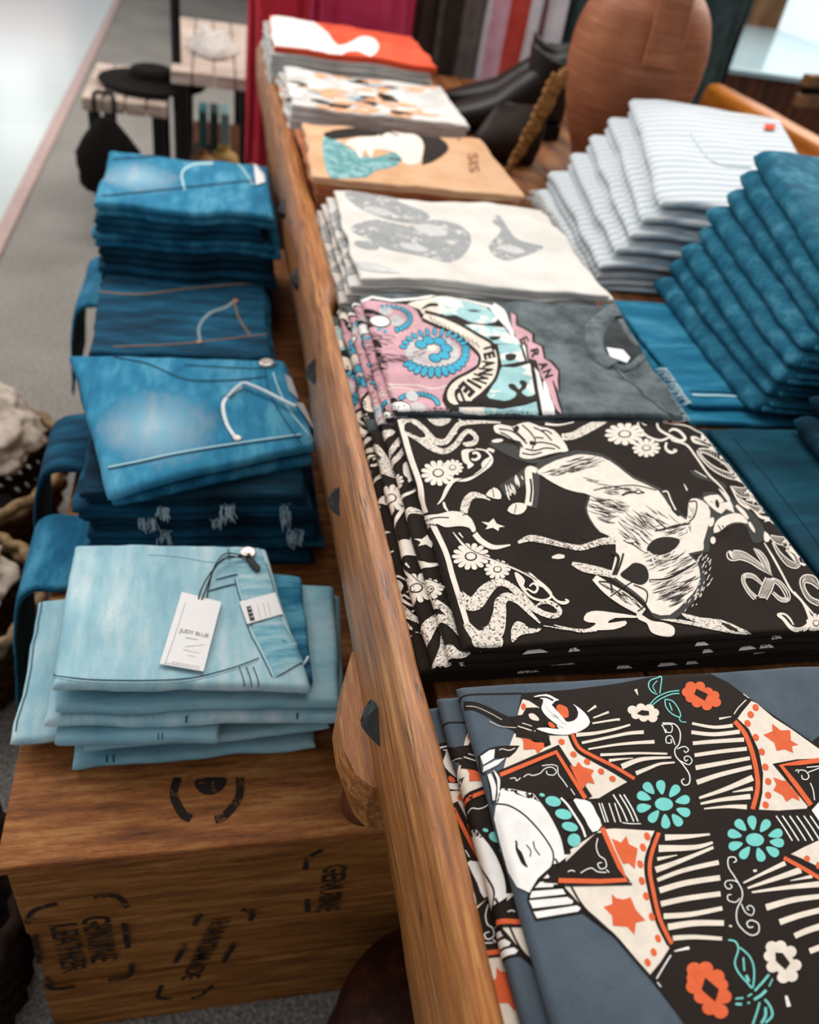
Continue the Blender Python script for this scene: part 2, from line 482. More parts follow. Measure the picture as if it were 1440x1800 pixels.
# ================================================================== setting
BED = .61
def floor_mats():
    m, nt, b = mk('carpet', .95, .1)
    n1 = noise_n(nt, coords(nt), 190, 4, .7); n2 = noise_n(nt, coords(nt), 3, 4, .6)
    c = ramp(nt, n1, [(.32, '#5d5954'), (.5, '#928d86'), (.68, '#c4bfb7')])
    c = mixc(nt, .35, c, ramp(nt, n2, [(.3, '#8c867e'), (.7, '#ffffff')]), 'MULTIPLY')
    nt.links.new(c, b.inputs['Base Color']); bump(nt, b, n1, .5, .003)
    m2, nt, b = mk('polished_aqua_tile', .16, .6)
    br = nt.nodes.new('ShaderNodeTexBrick'); nt.links.new(coords(nt), br.inputs[0])
    br.inputs['Scale'].default_value = 1.6; br.inputs['Mortar Size'].default_value = .004
    br.offset = 0; br.inputs['Brick Width'].default_value = 1; br.inputs['Row Height'].default_value = 1
    br.inputs['Color1'].default_value = lin('#bcc6c2'); br.inputs['Color2'].default_value = lin('#c4ccc9'); br.inputs['Mortar'].default_value = lin('#abb5b1')
    nt.links.new(br.outputs[0], b.inputs['Base Color'])
    return m, m2
CARPET, AQUA = floor_mats()
mb = MB(); mb.box((2.2, 3.0, -.02), (5.6, 9, .04)); struct(mb.build('floor', CARPET))
mb = MB(); mb.box((-2.812, 3.0, -.02), (4.35, 9, .04)); struct(mb.build('floor_walkway', AQUA))
mb = MB(); mb.box((-.618, 3.0, .002), (.045, 9, .012), bev=.004); struct(mb.build('trim_1', plain('rose_floor_trim', '#bfa39c', .6)))
WALL = plain('painted_wall', '#6a655d', .9, .1, noise_amt=.3, scale=3)
mb = MB(); mb.box((3.2, 7.55, 1.4), (7.6, .1, 2.8)); struct(mb.build('wall_back', plain('dark_shop_wall', '#3d4a48', .9, .1)))
mb = MB(); mb.box((5.05, 3.0, 1.4), (.1, 9, 2.8)); struct(mb.build('wall_right', WALL))

# ================================================================== display table (old ox cart)
W_RAIL = wood('oiled_cart_wood', '#743d10', '#b26c2c', '#e2a75e', (75, 3.6, 75), .32, .5, 3.0, .6, .0012, True)
W_BED = wood('worn_plank_wood', '#3b1e0c', '#74451f', '#a8713d', (14, 1.1, 14), .5, .35, 2.6, .5)
W_DARK = wood('dark_cart_wood', '#2a1307', '#55290f', '#84481c', (16, 16, 1.5), .45, .35, 3)
IRON = plain('black_wrought_iron', '#2b2724', .42, .6, .35, .5, 60)
table = empty('display_table', (.85, 1.2, 0))
tag(table, 'long rustic cart-wood table with iron-studded side rails under the folded clothes', 'table')
def extr_y(mb, prof, y0, y1, n_, amp=.0012, mi=0, x0m=None):
    rows = []
    for i in range(n_+1):
        y = y0+(y1-y0)*i/n_
        row = []
        kx = 1 if mi or x0m is None else (.66+.34*min(1, max(0, (y-.90)/.05)))
        for k, (x, z) in enumerate(prof):
            if x0m is not None: x = x0m+(x-x0m)*kx
            q = amp*fbm(y*3.1, k*.55, 4.4)*1.6+amp*.5*fbm(y*19, k*.9, 1.1)
            row.append((x+q, y, z+q*.8))
        rows.append(row)
    mb.grid(rows, mi, closed_u=True)
    mb.add(rows[0], [tuple(range(len(prof)))], mi, False); mb.add(rows[-1], [tuple(range(len(prof)))[::-1]], mi, False)
mb = MB()
prof = [(.1125, .540), (.1105, .575), (.1098, .610), (.1098, .628), (.1112, .6325), (.1200, .6455), (.1225, .6480), (.130, .6485), (.139, .6465), (.1455, .640), (.1485, .628), (.150, .612), (.151, .590), (.149, .540)]
extr_y(mb, prof, -.25, 2.36, 420, .0014, 0, .110)
rail = keep(mb.build('side_rail', W_RAIL), table)
mb = MB()
p2 = [(1.665-(.11+(x-.11)*1.9), z) for (x, z) in prof][::-1]
extr_y(mb, p2, -.25, 2.56, 120, .0014)
W_ORANGE = wood('honey_cart_wood', '#8a4a12', '#c47424', '#e79a45', (26, 1.4, 26), .4, .4, 3)
keep(mb.build('side_rail', W_ORANGE), table)
bw = .17; x = .151; i = 0
mb = MB()
while x < 1.50:
    w_ = min(bw+.02*math.sin(i*2.3), 1.51-x); mb.box((x+w_/2, 1.075, BED-.016), (w_-.003, 2.65, .032), bev=.002); x += w_; i += 1
keep(mb.build('plank_top', W_BED), table)
# cross beams and legs
mb = MB()
for y in (.1, 1.3, 2.25):
    mb = MB(); mb.box((.83, y, .545), (1.36, .09, .07), bev=.006); keep(mb.build('cross_beam', W_DARK), table)
def leg(x, y):
    mb = MB(); mb.lathe([(.0, 0), (.03, 0), (.034, .05), (.028, .2), (.034, .38), (.036, .51), (0, .51)], (x, y, 0), 20)
    return keep(mb.build('leg', W_DARK), table)
for (x, y) in ((.19, .16), (.17, 2.2), (1.46, .1), (1.46, 2.25)): leg(x, y)
# stave
mb = MB()
rows = []
for (yy, out) in ((.318, .001), (.330, .012), (.352, .018), (.378, .018), (.420, .008), (.445, .0)):
    rows.append([(.113, yy, .548), (.110-out, yy, .548), (.108-out*1.1, yy, .525), (.112-out*.8, yy, .492), (.14, yy, .492), (.14, yy, .548)])
mb.grid(rows, 0, closed_u=True, smooth=False)
mb.add(rows[0], [tuple(range(6))], 0, False); mb.add(rows[-1], [tuple(range(6))[::-1]], 0, False)
keep(mb.build('stave', W_RAIL), table)
mb = MB(); mb.lathe([(0, .425), (.016, .427), (.020, .434), (.020, .50), (0, .50)], (.122, .372, 0), 24); keep(mb.build('peg', W_DARK), table)
# iron studs: hammered diamond heads
def stud(y, z, sy=.021, sz=.016):
    mb = MB(); rows = []; r = random.Random(int(y*1000))
    for (t, d) in ((0, 1.0), (.35, .80), (.72, .48), (1.0, .10)):
        row = []
        for k in range(8):
            an = 2*PI*k/8; q = .90 if k % 2 == 0 else .66
            dy, dz = sy*math.cos(an)*q*d, sz*math.sin(an)*q*d*1.1
            row.append((.1104-.0105*t+r.uniform(-.0007, .0007), y+dy/.9+r.uniform(-.0008, .0008), z+dz/.9+r.uniform(-.0006, .0006)))
        rows.append(row)
    mb.grid(rows, 0, closed_u=True, smooth=False); mb.add(rows[-1], [tuple(range(8))], 0, False)
    return sub(mb.build('iron_stud', IRON), rail)
for (px, py) in ((650, 1270), (590, 868), (549, 632), (519, 470), (497, 340)):
    q = PX(px, py, .106)
    stud(q.y, min(q.z, .604))

# ================================================================== wooden crates under the jeans
W_CRATE = wood('crate_pine', '#4f2a0e', '#965a28', '#c08a50', (3.2, 26, 26), .62, .25, 3.6, .6, .0009)
W_CRATE2 = wood('crate_pine_aged', '#4a280d', '#8a5723', '#b58048', (2.4, 26, 26), .7, .2, 3.6, .6, .0009)
INKB = ink('stencil_black', '#231b17', '#6b4420', .56, 90)
class Flat:
    """a flat face carrying stencil marks: origin, x axis, y axis (world)"""
    def __init__(s, o, ux, uy, n_): s.o = Vector(o); s.ux = Vector(ux); s.uy = Vector(uy); s.n = Vector(n_); s.R = .0; s.D = 9; s.W = 9
    def w(s, u, v, off=0): return s.o+s.ux*u+s.uy*v+s.n*off
def crate(name, x0, x1, y0, y1, z0, z1, label, group=None):
    t = empty(name, ((x0+x1)/2, (y0+y1)/2, z0)); tag(t, label, 'crate', group)
    H = z1-z0; mb = MB(); n_ = 3; hh = (H-.014)/n_
    for k in range(n_):
        zc = z0+hh*(k+.5)
        for (yy, s_) in ((y0, 1), (y1, -1)):
            mb.box(((x0+x1)/2+.001*k, yy+(.011 if k == 1 else .008)*s_, zc), (x1-x0-.004*(k % 2), .016, hh-.004), bev=.003)
        for (xx, s_) in ((x0, 1), (x1, -1)):
            mb.box((xx+.008*s_, (y0+y1)/2, zc), (.016, y1-y0-.034, hh-.002), bev=.002)
    t_sides = keep(mb.build('side_boards', W_CRATE2), t)
    mb = MB(); nb = max(1, int((y1-y0)/.32)); d = (y1-y0+.008)/nb
    for k in range(nb):
        mb.box(((x0+x1)/2, y0-.004+d*(k+.5), z1-.006), (x1-x0+.008, d-.002, .013), bev=.002)
    t_lid = keep(mb.build('lid', W_CRATE), t)
    return t, t_sides, t_lid
CT = CZ-.70                          # crate top height
cr1 = crate('wooden_crate', -.176, .30, .384, 1.02, 0, CT, 'stencilled wooden crate with dark round lid mark, below the palest jeans')
cr2 = crate('wooden_crate', -.182, .29, 1.045, 1.72, 0, CT, 'wooden crate farther back beneath the darkest blue jeans')
# stencils on the crate
mb = MB(); art = Art()
fl = Flat((0, .3838, 0), (1, 0, 0), (0, 0, 1), (0, -1, 0))
def on_front(px, py): q = PY(px, py, .3838); return (q.x, q.z)
def front_text(txt, px, py, w, h, skew=0):
    c = on_front(px, py); tr = text_tris(txt)
    xs = [p[0] for t in tr for p in t]; ys = [p[1] for t in tr for p in t]
    sx, sy = w/(max(xs)-min(xs)), h/(max(ys)-min(ys)); mx, my = (min(xs)+max(xs))/2, (min(ys)+max(ys))/2
    out = []
    for t in tr:
        q = []
        for (x, y) in t:
            X, Y = (x-mx)*sx, (y-my)*sy      # reads downwards
            q.append((c[0]+Y+skew*X, c[1]-X))
        out.append(tuple(q))
    return [(0, 0, out)]
res = front_text('GENUINE', 176, 1652, .098, .026)+front_text('LEATHER', 122, 1668, .105, .024)+front_text('HANDMADE', 360, 1672, .13, .020, -.25)+front_text('GENUINE', 583, 1562, .094, .024)
def front_line(pts, wd):
    A = Art(); A.line(0, 0, [on_front(*p) for p in pts], wd); return A.items
for pts in ([(100, 1588), (60, 1600), (48, 1622)], [(165, 1578), (205, 1575), (224, 1595)], [(60, 1645), (70, 1692)], [(218, 1622), (225, 1666)],
            [(80, 1722), (92, 1738), (132, 1734)], [(232, 1696), (226, 1716), (190, 1722)], [(352, 1606), (342, 1626)], [(425, 1598), (444, 1604), (440, 1618)],
            [(325, 1664), (308, 1692)], [(412, 1660), (392, 1692)], [(284, 1732), (278, 1752), (300, 1756)], [(374, 1732), (352, 1750), (336, 1754)],
            [(566, 1494), (542, 1508), (537, 1528)], [(540, 1580), (541, 1602)]):
    res += front_line(pts, .0055)
parts_ = {0: [], 1: [], 2: []}
for it in res:
    cx_ = sum(p[0] for t in it[2] for p in t)/max(1, 3*len(it[2])); parts_[0 if cx_ < -.062 else 1 if cx_ < .055 else 2].append(it)
for it in parts_.values():
    mb = MB(); put_art(mb, fl, it, 0, L=.02, off=.0006, step=0, smin=-9); sub(mb.build('stencil', INKB), cr1[1])
mb = MB()
fl = Flat((0, 0, CT+.0008), (1, 0, 0), (0, 1, 0), (0, 0, 1))
def on_top(px, py): q = P(px, py, CT); return (q.x, q.y)
res = []
for pts in ([(312, 1368), (306, 1400), (322, 1432), (336, 1440)], [(422, 1368), (420, 1402), (396, 1434), (378, 1442)]):
    A = Art(); A.line(0, 0, [on_top(*p) for p in pts], .0075); res += A.items
A = Art(); A.poly(0, 0, [on_top(*p) for p in [(345, 1372), (395, 1368), (393, 1386), (372, 1398), (350, 1392)]], 4); res += A.items
put_art(mb, fl, res, 0, L=.02, off=.0006, step=0, smin=-9)
sub(mb.build('stencil_ring', INKB), cr1[2])
# reddish wooden stool half hidden between crate and table leg
st = empty('wooden_stool', (.215, .33, 0)); tag(st, 'dark reddish-brown wooden stool in shadow between the stencilled crate and the table', 'stool')
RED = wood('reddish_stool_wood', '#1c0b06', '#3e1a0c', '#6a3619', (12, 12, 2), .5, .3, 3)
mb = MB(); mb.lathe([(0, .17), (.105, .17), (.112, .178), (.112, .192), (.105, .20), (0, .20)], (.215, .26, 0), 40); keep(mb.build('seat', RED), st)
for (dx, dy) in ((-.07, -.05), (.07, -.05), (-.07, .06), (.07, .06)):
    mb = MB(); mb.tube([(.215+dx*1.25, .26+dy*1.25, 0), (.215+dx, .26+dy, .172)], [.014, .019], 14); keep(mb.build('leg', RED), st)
# ================================================================== prints, traced as flat shapes on the cloth
ART_LADY = Art(); ART_BLACK = Art(); ART_GREY = Art(); ART_WHITE = Art(); ART_TAN = Art(); ART_CORAL = Art()
def build_lady(T):
    K, BO, OR, TQ, WH = 0, 1, 2, 3, 4
    T.at(0, 0, 1)
    T.poly(0, K, [(917, 1219), (1000, 1213), (1080, 1203), (1150, 1190), (1235, 1178), (1280, 1200), (1320, 1230), (1427, 1304), (1440, 1294), (1540, 1360), (1540, 1860), (1250, 1855), (1205, 1800), (1142, 1720), (1080, 1648), (1024, 1606),
                  (943, 1619), (927, 1582), (930, 1555), (973, 1522), (960, 1480), (900, 1430), (872, 1416), (876, 1375), (885, 1350), (903, 1292)])
    a_ = lambda: T.at(720, 1170, 4); b_ = lambda: T.at(1080, 1170, 4); c_ = lambda: T.at(720, 1480, 4); d_ = lambda: T.at(1080, 1480, 4)
    a_()
    # arm and blossom held at the top
    T.line(0, K, [(352, 262), (365, 225), (430, 205), (600, 200), (790, 196)], 9)
    T.line(1, K, [(385, 285, 60), (450, 285, 56), (540, 320, 62), (640, 375, 70), (760, 430, 74), (880, 480, 80), (975, 535, 50)], 60)
    T.line(2, BO, [(400, 288), (470, 296), (560, 335), (650, 385)], 4); T.line(2, BO, [(560, 395), (640, 430), (750, 440)], 4)
    T.poly(1, BO, [(795, 240), (840, 252), (912, 298), (890, 330), (830, 350), (760, 352), (772, 300)])
    T.ell(2, OR, 800, 292, 18, 24)
    T.poly(2, K, [(700, 365), (790, 350), (820, 300), (900, 298), (940, 330), (960, 400), (930, 440), (880, 470), (760, 440)])
    T.poly(3, BO, [(838, 345), (870, 342), (905, 372), (905, 392), (860, 385), (840, 365)], 3)
    T.poly(2, WH, [(870, 222), (960, 205), (1010, 225), (1060, 250), (1150, 275), (1230, 335), (1268, 400), (1235, 445), (1160, 480), (1080, 492), (980, 480), (890, 448), (960, 440), (1050, 450), (1000, 400), (925, 300), (945, 245)], 2)
    T.line(3, K, [(870, 235), (950, 225), (1010, 250)], 12)
    T.ell(3, K, 1090, 322, 100, 72, .45); T.ell(3, K, 985, 390, 60, 40, .6)
    T.poly(4, OR, [(1050, 278), (1105, 300), (1118, 350), (1105, 372), (1070, 365), (1030, 305)], 2)
    T.poly(4, WH, [(935, 255), (962, 240), (1000, 285), (1050, 340), (1100, 400), (1085, 415), (1030, 360), (975, 320)], 2)
    T.poly(4, WH, [(925, 300), (985, 345), (1040, 390), (1082, 440), (1050, 430), (1000, 395), (945, 345)], 2)
    T.poly(4, OR, [(978, 400), (1010, 415), (1025, 440), (1000, 444), (975, 425)], 2)
    T.line(3, BO, [(760, 430), (850, 460), (860, 480)], 8); T.line(3, BO, [(790, 408), (860, 430)], 6); T.line(3, BO, [(880, 460), (878, 500)], 8)
    # skirt upper left
    T.poly(1, BO, [(735, 480), (790, 500), (870, 540), (950, 580), (995, 560), (975, 495), (1100, 497), (1135, 488), (1180, 575), (1290, 650), (1440, 760), (1540, 815), (1420, 880), (1330, 935), (1245, 942), (1045, 595), (650, 765), (705, 560)])
    T.poly(3, OR, [(770, 485), (830, 515), (880, 545), (945, 545), (945, 580), (920, 600), (905, 630), (880, 590), (800, 595), (800, 540)])
    T.line(3, K, [(750, 475), (880, 500), (975, 530)], 60)
    T.line(2, OR, [(1140, 480), (1190, 580), (1290, 640), (1440, 715), (1580, 800)], 24); T.line(1, K, [(1130, 482), (1182, 590), (1285, 655), (1430, 735), (1570, 822)], 42)
    T.line(2, K, [(632, 775), (1040, 592), (1255, 940)], 66, 0); T.line(3, OR, [(636, 773), (1030, 612), (1235, 938)], 30, 0)
    T.poly(2, K, [(640, 790), (1015, 665), (1215, 940), (900, 960), (640, 870)])
    for (x, y) in ((1068, 540), (1152, 628), (1247, 680), (1345, 748), (1425, 800)): T.ell(3, OR, x, y, 24, 20, .5)
    T.poly(3, OR, [(1125, 705), (1165, 715), (1185, 680), (1215, 715), (1295, 740), (1275, 775), (1300, 835), (1250, 825), (1215, 875), (1195, 850), (1155, 770)])
    for pts in ([(705, 800), (740, 795), (750, 815), (780, 795)], [(800, 790), (830, 770), (870, 778), (920, 760), (950, 730), (1000, 720), (1030, 750), (1010, 775), (970, 770), (960, 745)], [(1040, 720), (1045, 770), (1075, 810), (1110, 860)], [(930, 710), (1000, 702), (1040, 715)], [(1130, 870), (1160, 915)]):
        T.line(4, WH, pts, 6)
    # face, neck and beads
    T.poly(2, WH, [(612, 960), (620, 890), (650, 868), (720, 872), (870, 905), (960, 1000), (1040, 1100), (1085, 1200), (1110, 1300), (1108, 1345), (1050, 1390), (1010, 1400), (900, 1500), (840, 1600), (760, 1560), (700, 1450), (640, 1240), (600, 1080)])
    T.line(3, K, [(606, 975), (700, 990), (800, 1050), (890, 1140), (960, 1230), (1005, 1310), (1008, 1380), (985, 1440), (930, 1500), (860, 1580), (830, 1640)], 12)
    T.line(3, K, [(880, 905), (960, 990), (1030, 1090), (1075, 1200), (1090, 1330)], 9)
    T.line(3, K, [(900, 905), (1000, 1040), (1080, 1200), (1110, 1330)], 46)
    for (x, y, rx, ry) in ((1008, 960, 56, 36), (1080, 1050, 60, 36), (1125, 1138, 58, 32), (1155, 1232, 46, 46), (930, 915, 20, 12)): T.ell(4, TQ, x, y, rx, ry, .25)
    T.line(3, WH, [(1062, 935), (1110, 985), (1160, 1060), (1210, 1140), (1235, 1210)], 15)
    T.poly(3, WH, [(1150, 950), (1200, 945), (1270, 965), (1310, 1040), (1350, 1130), (1285, 1175), (1230, 1080)], 2)
    for x0 in (1330, 1350, 1400, 1440): T.line(2, WH, [(x0, 970), (x0+45, 1105)], 8)
    c_()
    T.poly(4, K, [(745, 15), (765, 55), (785, 75), (800, 110), (815, 150), (830, 185), (790, 160), (765, 110), (745, 60)], 2)
    T.line(4, K, [(820, 25), (850, 65), (846, 108)], 8); T.line(4, K, [(868, 0), (880, 50), (915, 98)], 8); T.line(4, K, [(745, -5), (755, 30)], 12)
    for p in ([(930, 260), (965, 224), (990, 258)], [(900, 285), (1020, 280), (1045, 305), (1000, 320), (870, 326)], [(858, 350), (1075, 333), (1097, 370), (845, 398)], [(840, 415), (1110, 390), (1150, 418), (1142, 438), (865, 470)], [(870, 495), (1175, 450), (1203, 468), (1185, 492), (895, 540)]):
        T.poly(2, WH, p)
    T.line(0, K, [(832, 400), (850, 460), (890, 552)], 14)
    # hair ribbons at the fold
    a_()
    T.poly(1, WH, [(500, 640), (560, 598), (600, 590), (592, 655), (520, 700)]); T.poly(1, WH, [(522, 712), (600, 670), (672, 652), (620, 700), (520, 752)])
    T.poly(1, K, [(598, 590), (650, 575), (770, 570), (745, 610), (700, 650), (600, 650)]); T.line(2, BO, [(630, 600), (650, 590), (700, 600), (740, 585)], 6)
    T.line(1, K, [(492, 640), (505, 750), (540, 760)], 9); T.line(1, K, [(480, 650), (560, 590), (660, 572), (770, 570)], 9)
    T.line(1, WH, [(560, 765, 26), (590, 850, 34), (600, 950, 26)], 30); T.line(2, K, [(545, 770), (565, 850), (590, 980)], 8); T.line(1, WH, [(595, 740, 20), (625, 800, 22), (625, 900, 14)], 20); T.line(2, K, [(590, 750), (612, 850), (606, 960)], 8)
    T.line(2, K, [(600, 735), (640, 800), (632, 900), (612, 985)], 9)
    # zebra stripes upper left
    for pts, w0, w1 in (([(1250, 330), (1310, 288)], 8, 20), ([(1290, 372), (1400, 330)], 10, 16), ([(1285, 410), (1440, 385), (1478, 383)], 12, 18), ([(1170, 492), (1300, 480), (1440, 452), (1550, 420)], 28, 14), ([(1210, 548), (1440, 500), (1540, 480), (1645, 472)], 18, 26),
                        ([(1255, 592), (1440, 562), (1580, 548), (1720, 540)], 12, 26), ([(1340, 632), (1440, 628), (1600, 620), (1810, 624)], 20, 14), ([(1400, 672), (1480, 662), (1570, 655)], 22, 6), ([(1490, 715), (1600, 670), (1700, 655), (1838, 650)], 40, 14), ([(1590, 762), (1680, 725), (1760, 695), (1862, 685)], 30, 12)):
        T.line(2, BO, pts, w0, 5, w1)
    b_()
    for pts, w0, w1 in (([(545, 410), (700, 437), (832, 425)], 18, 26), ([(540, 472), (700, 487), (880, 468)], 26, 30), ([(550, 550), (700, 537), (910, 524)], 26, 30), ([(562, 634), (750, 607), (930, 588)], 26, 28), ([(570, 722), (750, 690), (952, 654)], 34, 26),
                        ([(578, 825), (750, 768), (965, 716)], 36, 28), ([(595, 935), (780, 872), (972, 792)], 18, 44), ([(830, 893), (972, 868)], 6, 30), ([(605, 975), (760, 945), (955, 924)], 16, 38), ([(630, 1010), (800, 995), (930, 998)], 10, 34)):
        T.line(2, BO, pts, w0, 5, w1)
    T.poly(1, BO, [(865, 375), (900, 325), (962, 252), (1000, 268), (1120, 370), (1230, 440), (1440, 590), (1560, 670), (1560, 700), (1440, 655), (1280, 662), (1115, 692), (1250, 850), (1362, 985), (1350, 1008), (1150, 1022), (1015, 1015), (1040, 900), (1045, 760), (1015, 600), (945, 450)])
    T.line(2, OR, [(845, 395), (920, 490), (975, 640), (1005, 800), (1000, 900), (970, 1014)], 32)
    for (x, y) in ((992, 298), (957, 348), (935, 410), (993, 508), (1035, 610), (1060, 717), (1080, 818), (1080, 915), (1062, 983)): T.ell(2, OR, x, y, 22, 26, -.5)
    T.poly(2, OR, [(1045, 490), (1110, 465), (1108, 412), (1165, 458), (1235, 458), (1240, 530), (1292, 560), (1245, 570), (1256, 617), (1195, 592), (1140, 602), (1122, 545)])
    T.poly(2, OR, [(1115, 788), (1180, 812), (1232, 812), (1242, 862), (1288, 890), (1302, 955), (1250, 932), (1207, 962), (1180, 915), (1115, 880), (1138, 840)])
    T.line(2, K, [(1560, 640), (1440, 660), (1250, 690), (1118, 694), (1250, 850), (1375, 1000)], 16, 0)
    T.line(3, OR, [(1560, 648), (1440, 670), (1300, 688), (1170, 706), (1270, 835), (1380, 985)], 34, 0)
    for pts in ([(1290, 760), (1300, 740), (1340, 745), (1365, 780), (1350, 805), (1320, 800), (1315, 775)], [(1360, 755), (1400, 740), (1440, 725)], [(1375, 830), (1395, 880), (1405, 950)], [(1350, 720), (1440, 712)], [(1270, 745), (1290, 735)]): T.line(3, WH, pts, 7)
    T.poly(2, WH, [(1385, 1020), (1440, 960), (1540, 940), (1540, 1110), (1440, 1100)])
    for x0 in (1135, 1180, 1230, 1280, 1330, 1375): T.line(2, WH, [(x0, 1060), (x0+55, 1140), (x0+115, 1235)], 9)
    for x0 in (0, 45, 75): T.line(2, WH, [(x0-10, 910), (x0+50, 1010), (x0+90, 1100)], 9)
    T.line(2, WH, [(55, 1108), (110, 1115), (185, 1115)], 7)
    # two turquoise daisies
    for (cx_, cy_, pet) in ((347, 978, [(327, 860), (243, 868), (207, 925), (207, 1003), (278, 1062), (358, 1098), (437, 1088), (482, 1030), (478, 950), (418, 888)]), (987, 1228, [(968, 1110), (888, 1128), (845, 1190), (852, 1268), (918, 1318), (1023, 1332), (1108, 1308), (1140, 1248), (1130, 1187), (1055, 1132)])):
        T.ell(2, TQ, cx_, cy_, 64, 46, .1, 20)
        for (x, y) in pet:
            an = math.atan2(y-cy_, x-cx_); c, s_ = math.cos(an), math.sin(an)
            T.poly(2, TQ, [(x+c*p-s_*q, y+s_*p+c*q) for p, q in ((-52, 0), (-30, 18), (10, 32), (40, 26), (52, 0), (40, -26), (10, -32), (-30, -18))], 2)
    # flowers
    def bloom(col, lobes, r, hole):
        xs = sum(p[0] for p in lobes)/len(lobes); ys = sum(p[1] for p in lobes)/len(lobes)
        T.poly(2, col, lobes)
        for k, (x, y) in enumerate(lobes): T.ell(2, col, x, y, r, r*.9, 0, 12)
        T.poly(4, K, hole)
    bloom(OR, [(535, 150), (600, 150), (655, 190), (700, 215), (712, 262), (650, 285), (580, 265), (535, 230), (510, 190)], 38, [(575, 168), (655, 205), (635, 250), (560, 205)])
    bloom(BO, [(125, 315), (185, 300), (245, 305), (280, 335), (268, 372), (205, 368), (150, 350)], 34, [(155, 342), (190, 318), (240, 325), (243, 352), (200, 355)])
    for pts in ([(250, 275), (300, 225), (380, 190), (455, 180)], [(262, 285), (320, 240), (400, 205), (455, 200)]): T.line(2, TQ, pts, 8)
    T.line(2, TQ, [(300, 205), (265, 190), (240, 150), (250, 110), (300, 90), (330, 85), (325, 150), (318, 200)], 8); T.line(2, TQ, [(290, 190), (270, 150), (300, 110)], 6)
    T.line(2, TQ, [(355, 240), (410, 255), (455, 320), (460, 365), (400, 340), (360, 290), (355, 240)], 8); T.line(2, TQ, [(455, 365), (465, 395), (505, 402)], 7); T.line(2, TQ, [(385, 265), (405, 320)], 8)
    T.line(2, BO, [(148, 170), (165, 212)], 22, 0, 4); T.line(2, BO, [(735, 378), (820, 362)], 16, 0, 6); T.line(2, BO, [(905, 202), (945, 232)], 6); T.line(2, BO, [(925, 245), (870, 300), (840, 345)], 8)
    T.line(2, WH, [(360, 478), (345, 440), (335, 420), (400, 420), (400, 470), (365, 470), (360, 450)], 7); T.line(2, WH, [(335, 408), (420, 415), (460, 470), (455, 550), (425, 590), (430, 640), (480, 700), (525, 770), (525, 830), (490, 845), (470, 815), (490, 800)], 8)
    T.line(2, WH, [(425, 560), (400, 500), (365, 505), (365, 545), (400, 545), (395, 520)], 7); T.line(2, WH, [(440, 590), (490, 572), (520, 595), (500, 615), (488, 600)], 7); T.line(2, WH, [(455, 670), (520, 700), (545, 670), (520, 640), (490, 650), (500, 675), (515, 665)], 7)
    d_()
    # lower part
    T.poly(1, BO, [(-340, 75), (-90, -85), (0, -92), (282, -75), (255, -20), (232, 80), (222, 200), (245, 350), (285, 520), (330, 660), (385, 750), (320, 850), (250, 935), (150, 830), (0, 650), (-120, 540), (-260, 420), (-350, 320)])
    T.poly(2, K, [(-500, 290), (-330, 130), (-130, -60), (-90, -60), (110, 300), (-100, 310)])
    T.line(3, K, [(-95, -100), (-10, 90), (70, 240), (122, 300), (-100, 305), (-430, 310)], 14, 0)
    T.line(4, OR, [(-88, -95), (-20, 60), (40, 190), (82, 272), (-100, 282), (-395, 276)], 34, 0)
    for pts in ([(-330, 215), (-300, 205), (-280, 215)], [(-240, 225), (-200, 200), (-160, 190), (-120, 215), (-60, 220)], [(-120, -20), (-130, 40), (-110, 100), (-70, 130), (-60, 180), (-100, 195), (-120, 160), (-90, 150)], [(-60, 200), (-40, 220)]): T.line(5, WH, pts, 7)
    T.poly(2, OR, [(-20, -20), (45, 8), (82, -38), (102, 20), (162, 50), (152, 110), (142, 192), (95, 150), (60, 158), (10, 60)])
    T.poly(2, OR, [(-20, 368), (10, 398), (60, 408), (112, 392), (150, 480), (217, 555), (150, 570), (140, 655), (88, 600), (-12, 592), (-18, 520), (-78, 460), (-15, 440)])
    for (x, y) in ((230, -35), (200, 42), (180, 160), (192, 277), (222, 385), (262, 530), (305, 682), (275, 778), (232, 850)): T.ell(2, OR, x, y, 21, 30, -.4)
    T.line(1, K, [(320, -60), (250, 80), (236, 200), (262, 350), (312, 550), (395, 722)], 56); T.line(2, OR, [(312, -62), (262, 80), (247, 200), (272, 350), (320, 550), (402, 720)], 28)
    for pts, w0, w1 in (([(355, -27), (520, -35), (670, -50)], 44, 14), ([(310, 50), (560, 42), (690, 8)], 50, 18), ([(300, 125), (440, 96)], 26, 6), ([(288, 200), (450, 142), (695, 42)], 44, 20), ([(300, 272), (480, 205), (732, 147)], 28, 34), ([(315, 345), (500, 292), (742, 255)], 42, 38),
                        ([(325, 440), (500, 402), (745, 368)], 40, 36), ([(345, 526), (540, 512), (757, 470)], 40, 30), ([(375, 602), (560, 575), (768, 574)], 46, 38), ([(410, 680), (560, 672), (755, 684)], 36, 26),
                        ([(905, 292), (1050, 222), (1200, 152)], 12, 34), ([(935, 328), (1100, 272), (1310, 200)], 14, 46), ([(965, 358), (1200, 325), (1440, 300)], 14, 42), ([(1235, 276), (1390, 245)], 6, 26), ([(1065, 465), (1250, 412), (1460, 385)], 46, 34), ([(1160, 568), (1300, 520), (1460, 480)], 42, 38), ([(1265, 665), (1350, 628), (1460, 592)], 40, 44), ([(1370, 772), (1440, 745), (1500, 720)], 40, 40)):
        T.line(2, BO, pts, w0, 5, w1)
    T.poly(1, BO, [(1240, 88), (1330, 40), (1440, -10), (1520, -40), (1520, 240), (1440, 180), (1320, 120)]); T.ell(2, OR, 1352, 120, 22, 22); T.ell(2, OR, 1432, 168, 18, 26)
    T.line(2, OR, [(1190, 115), (1330, 192), (1440, 258), (1520, 310)], 28)
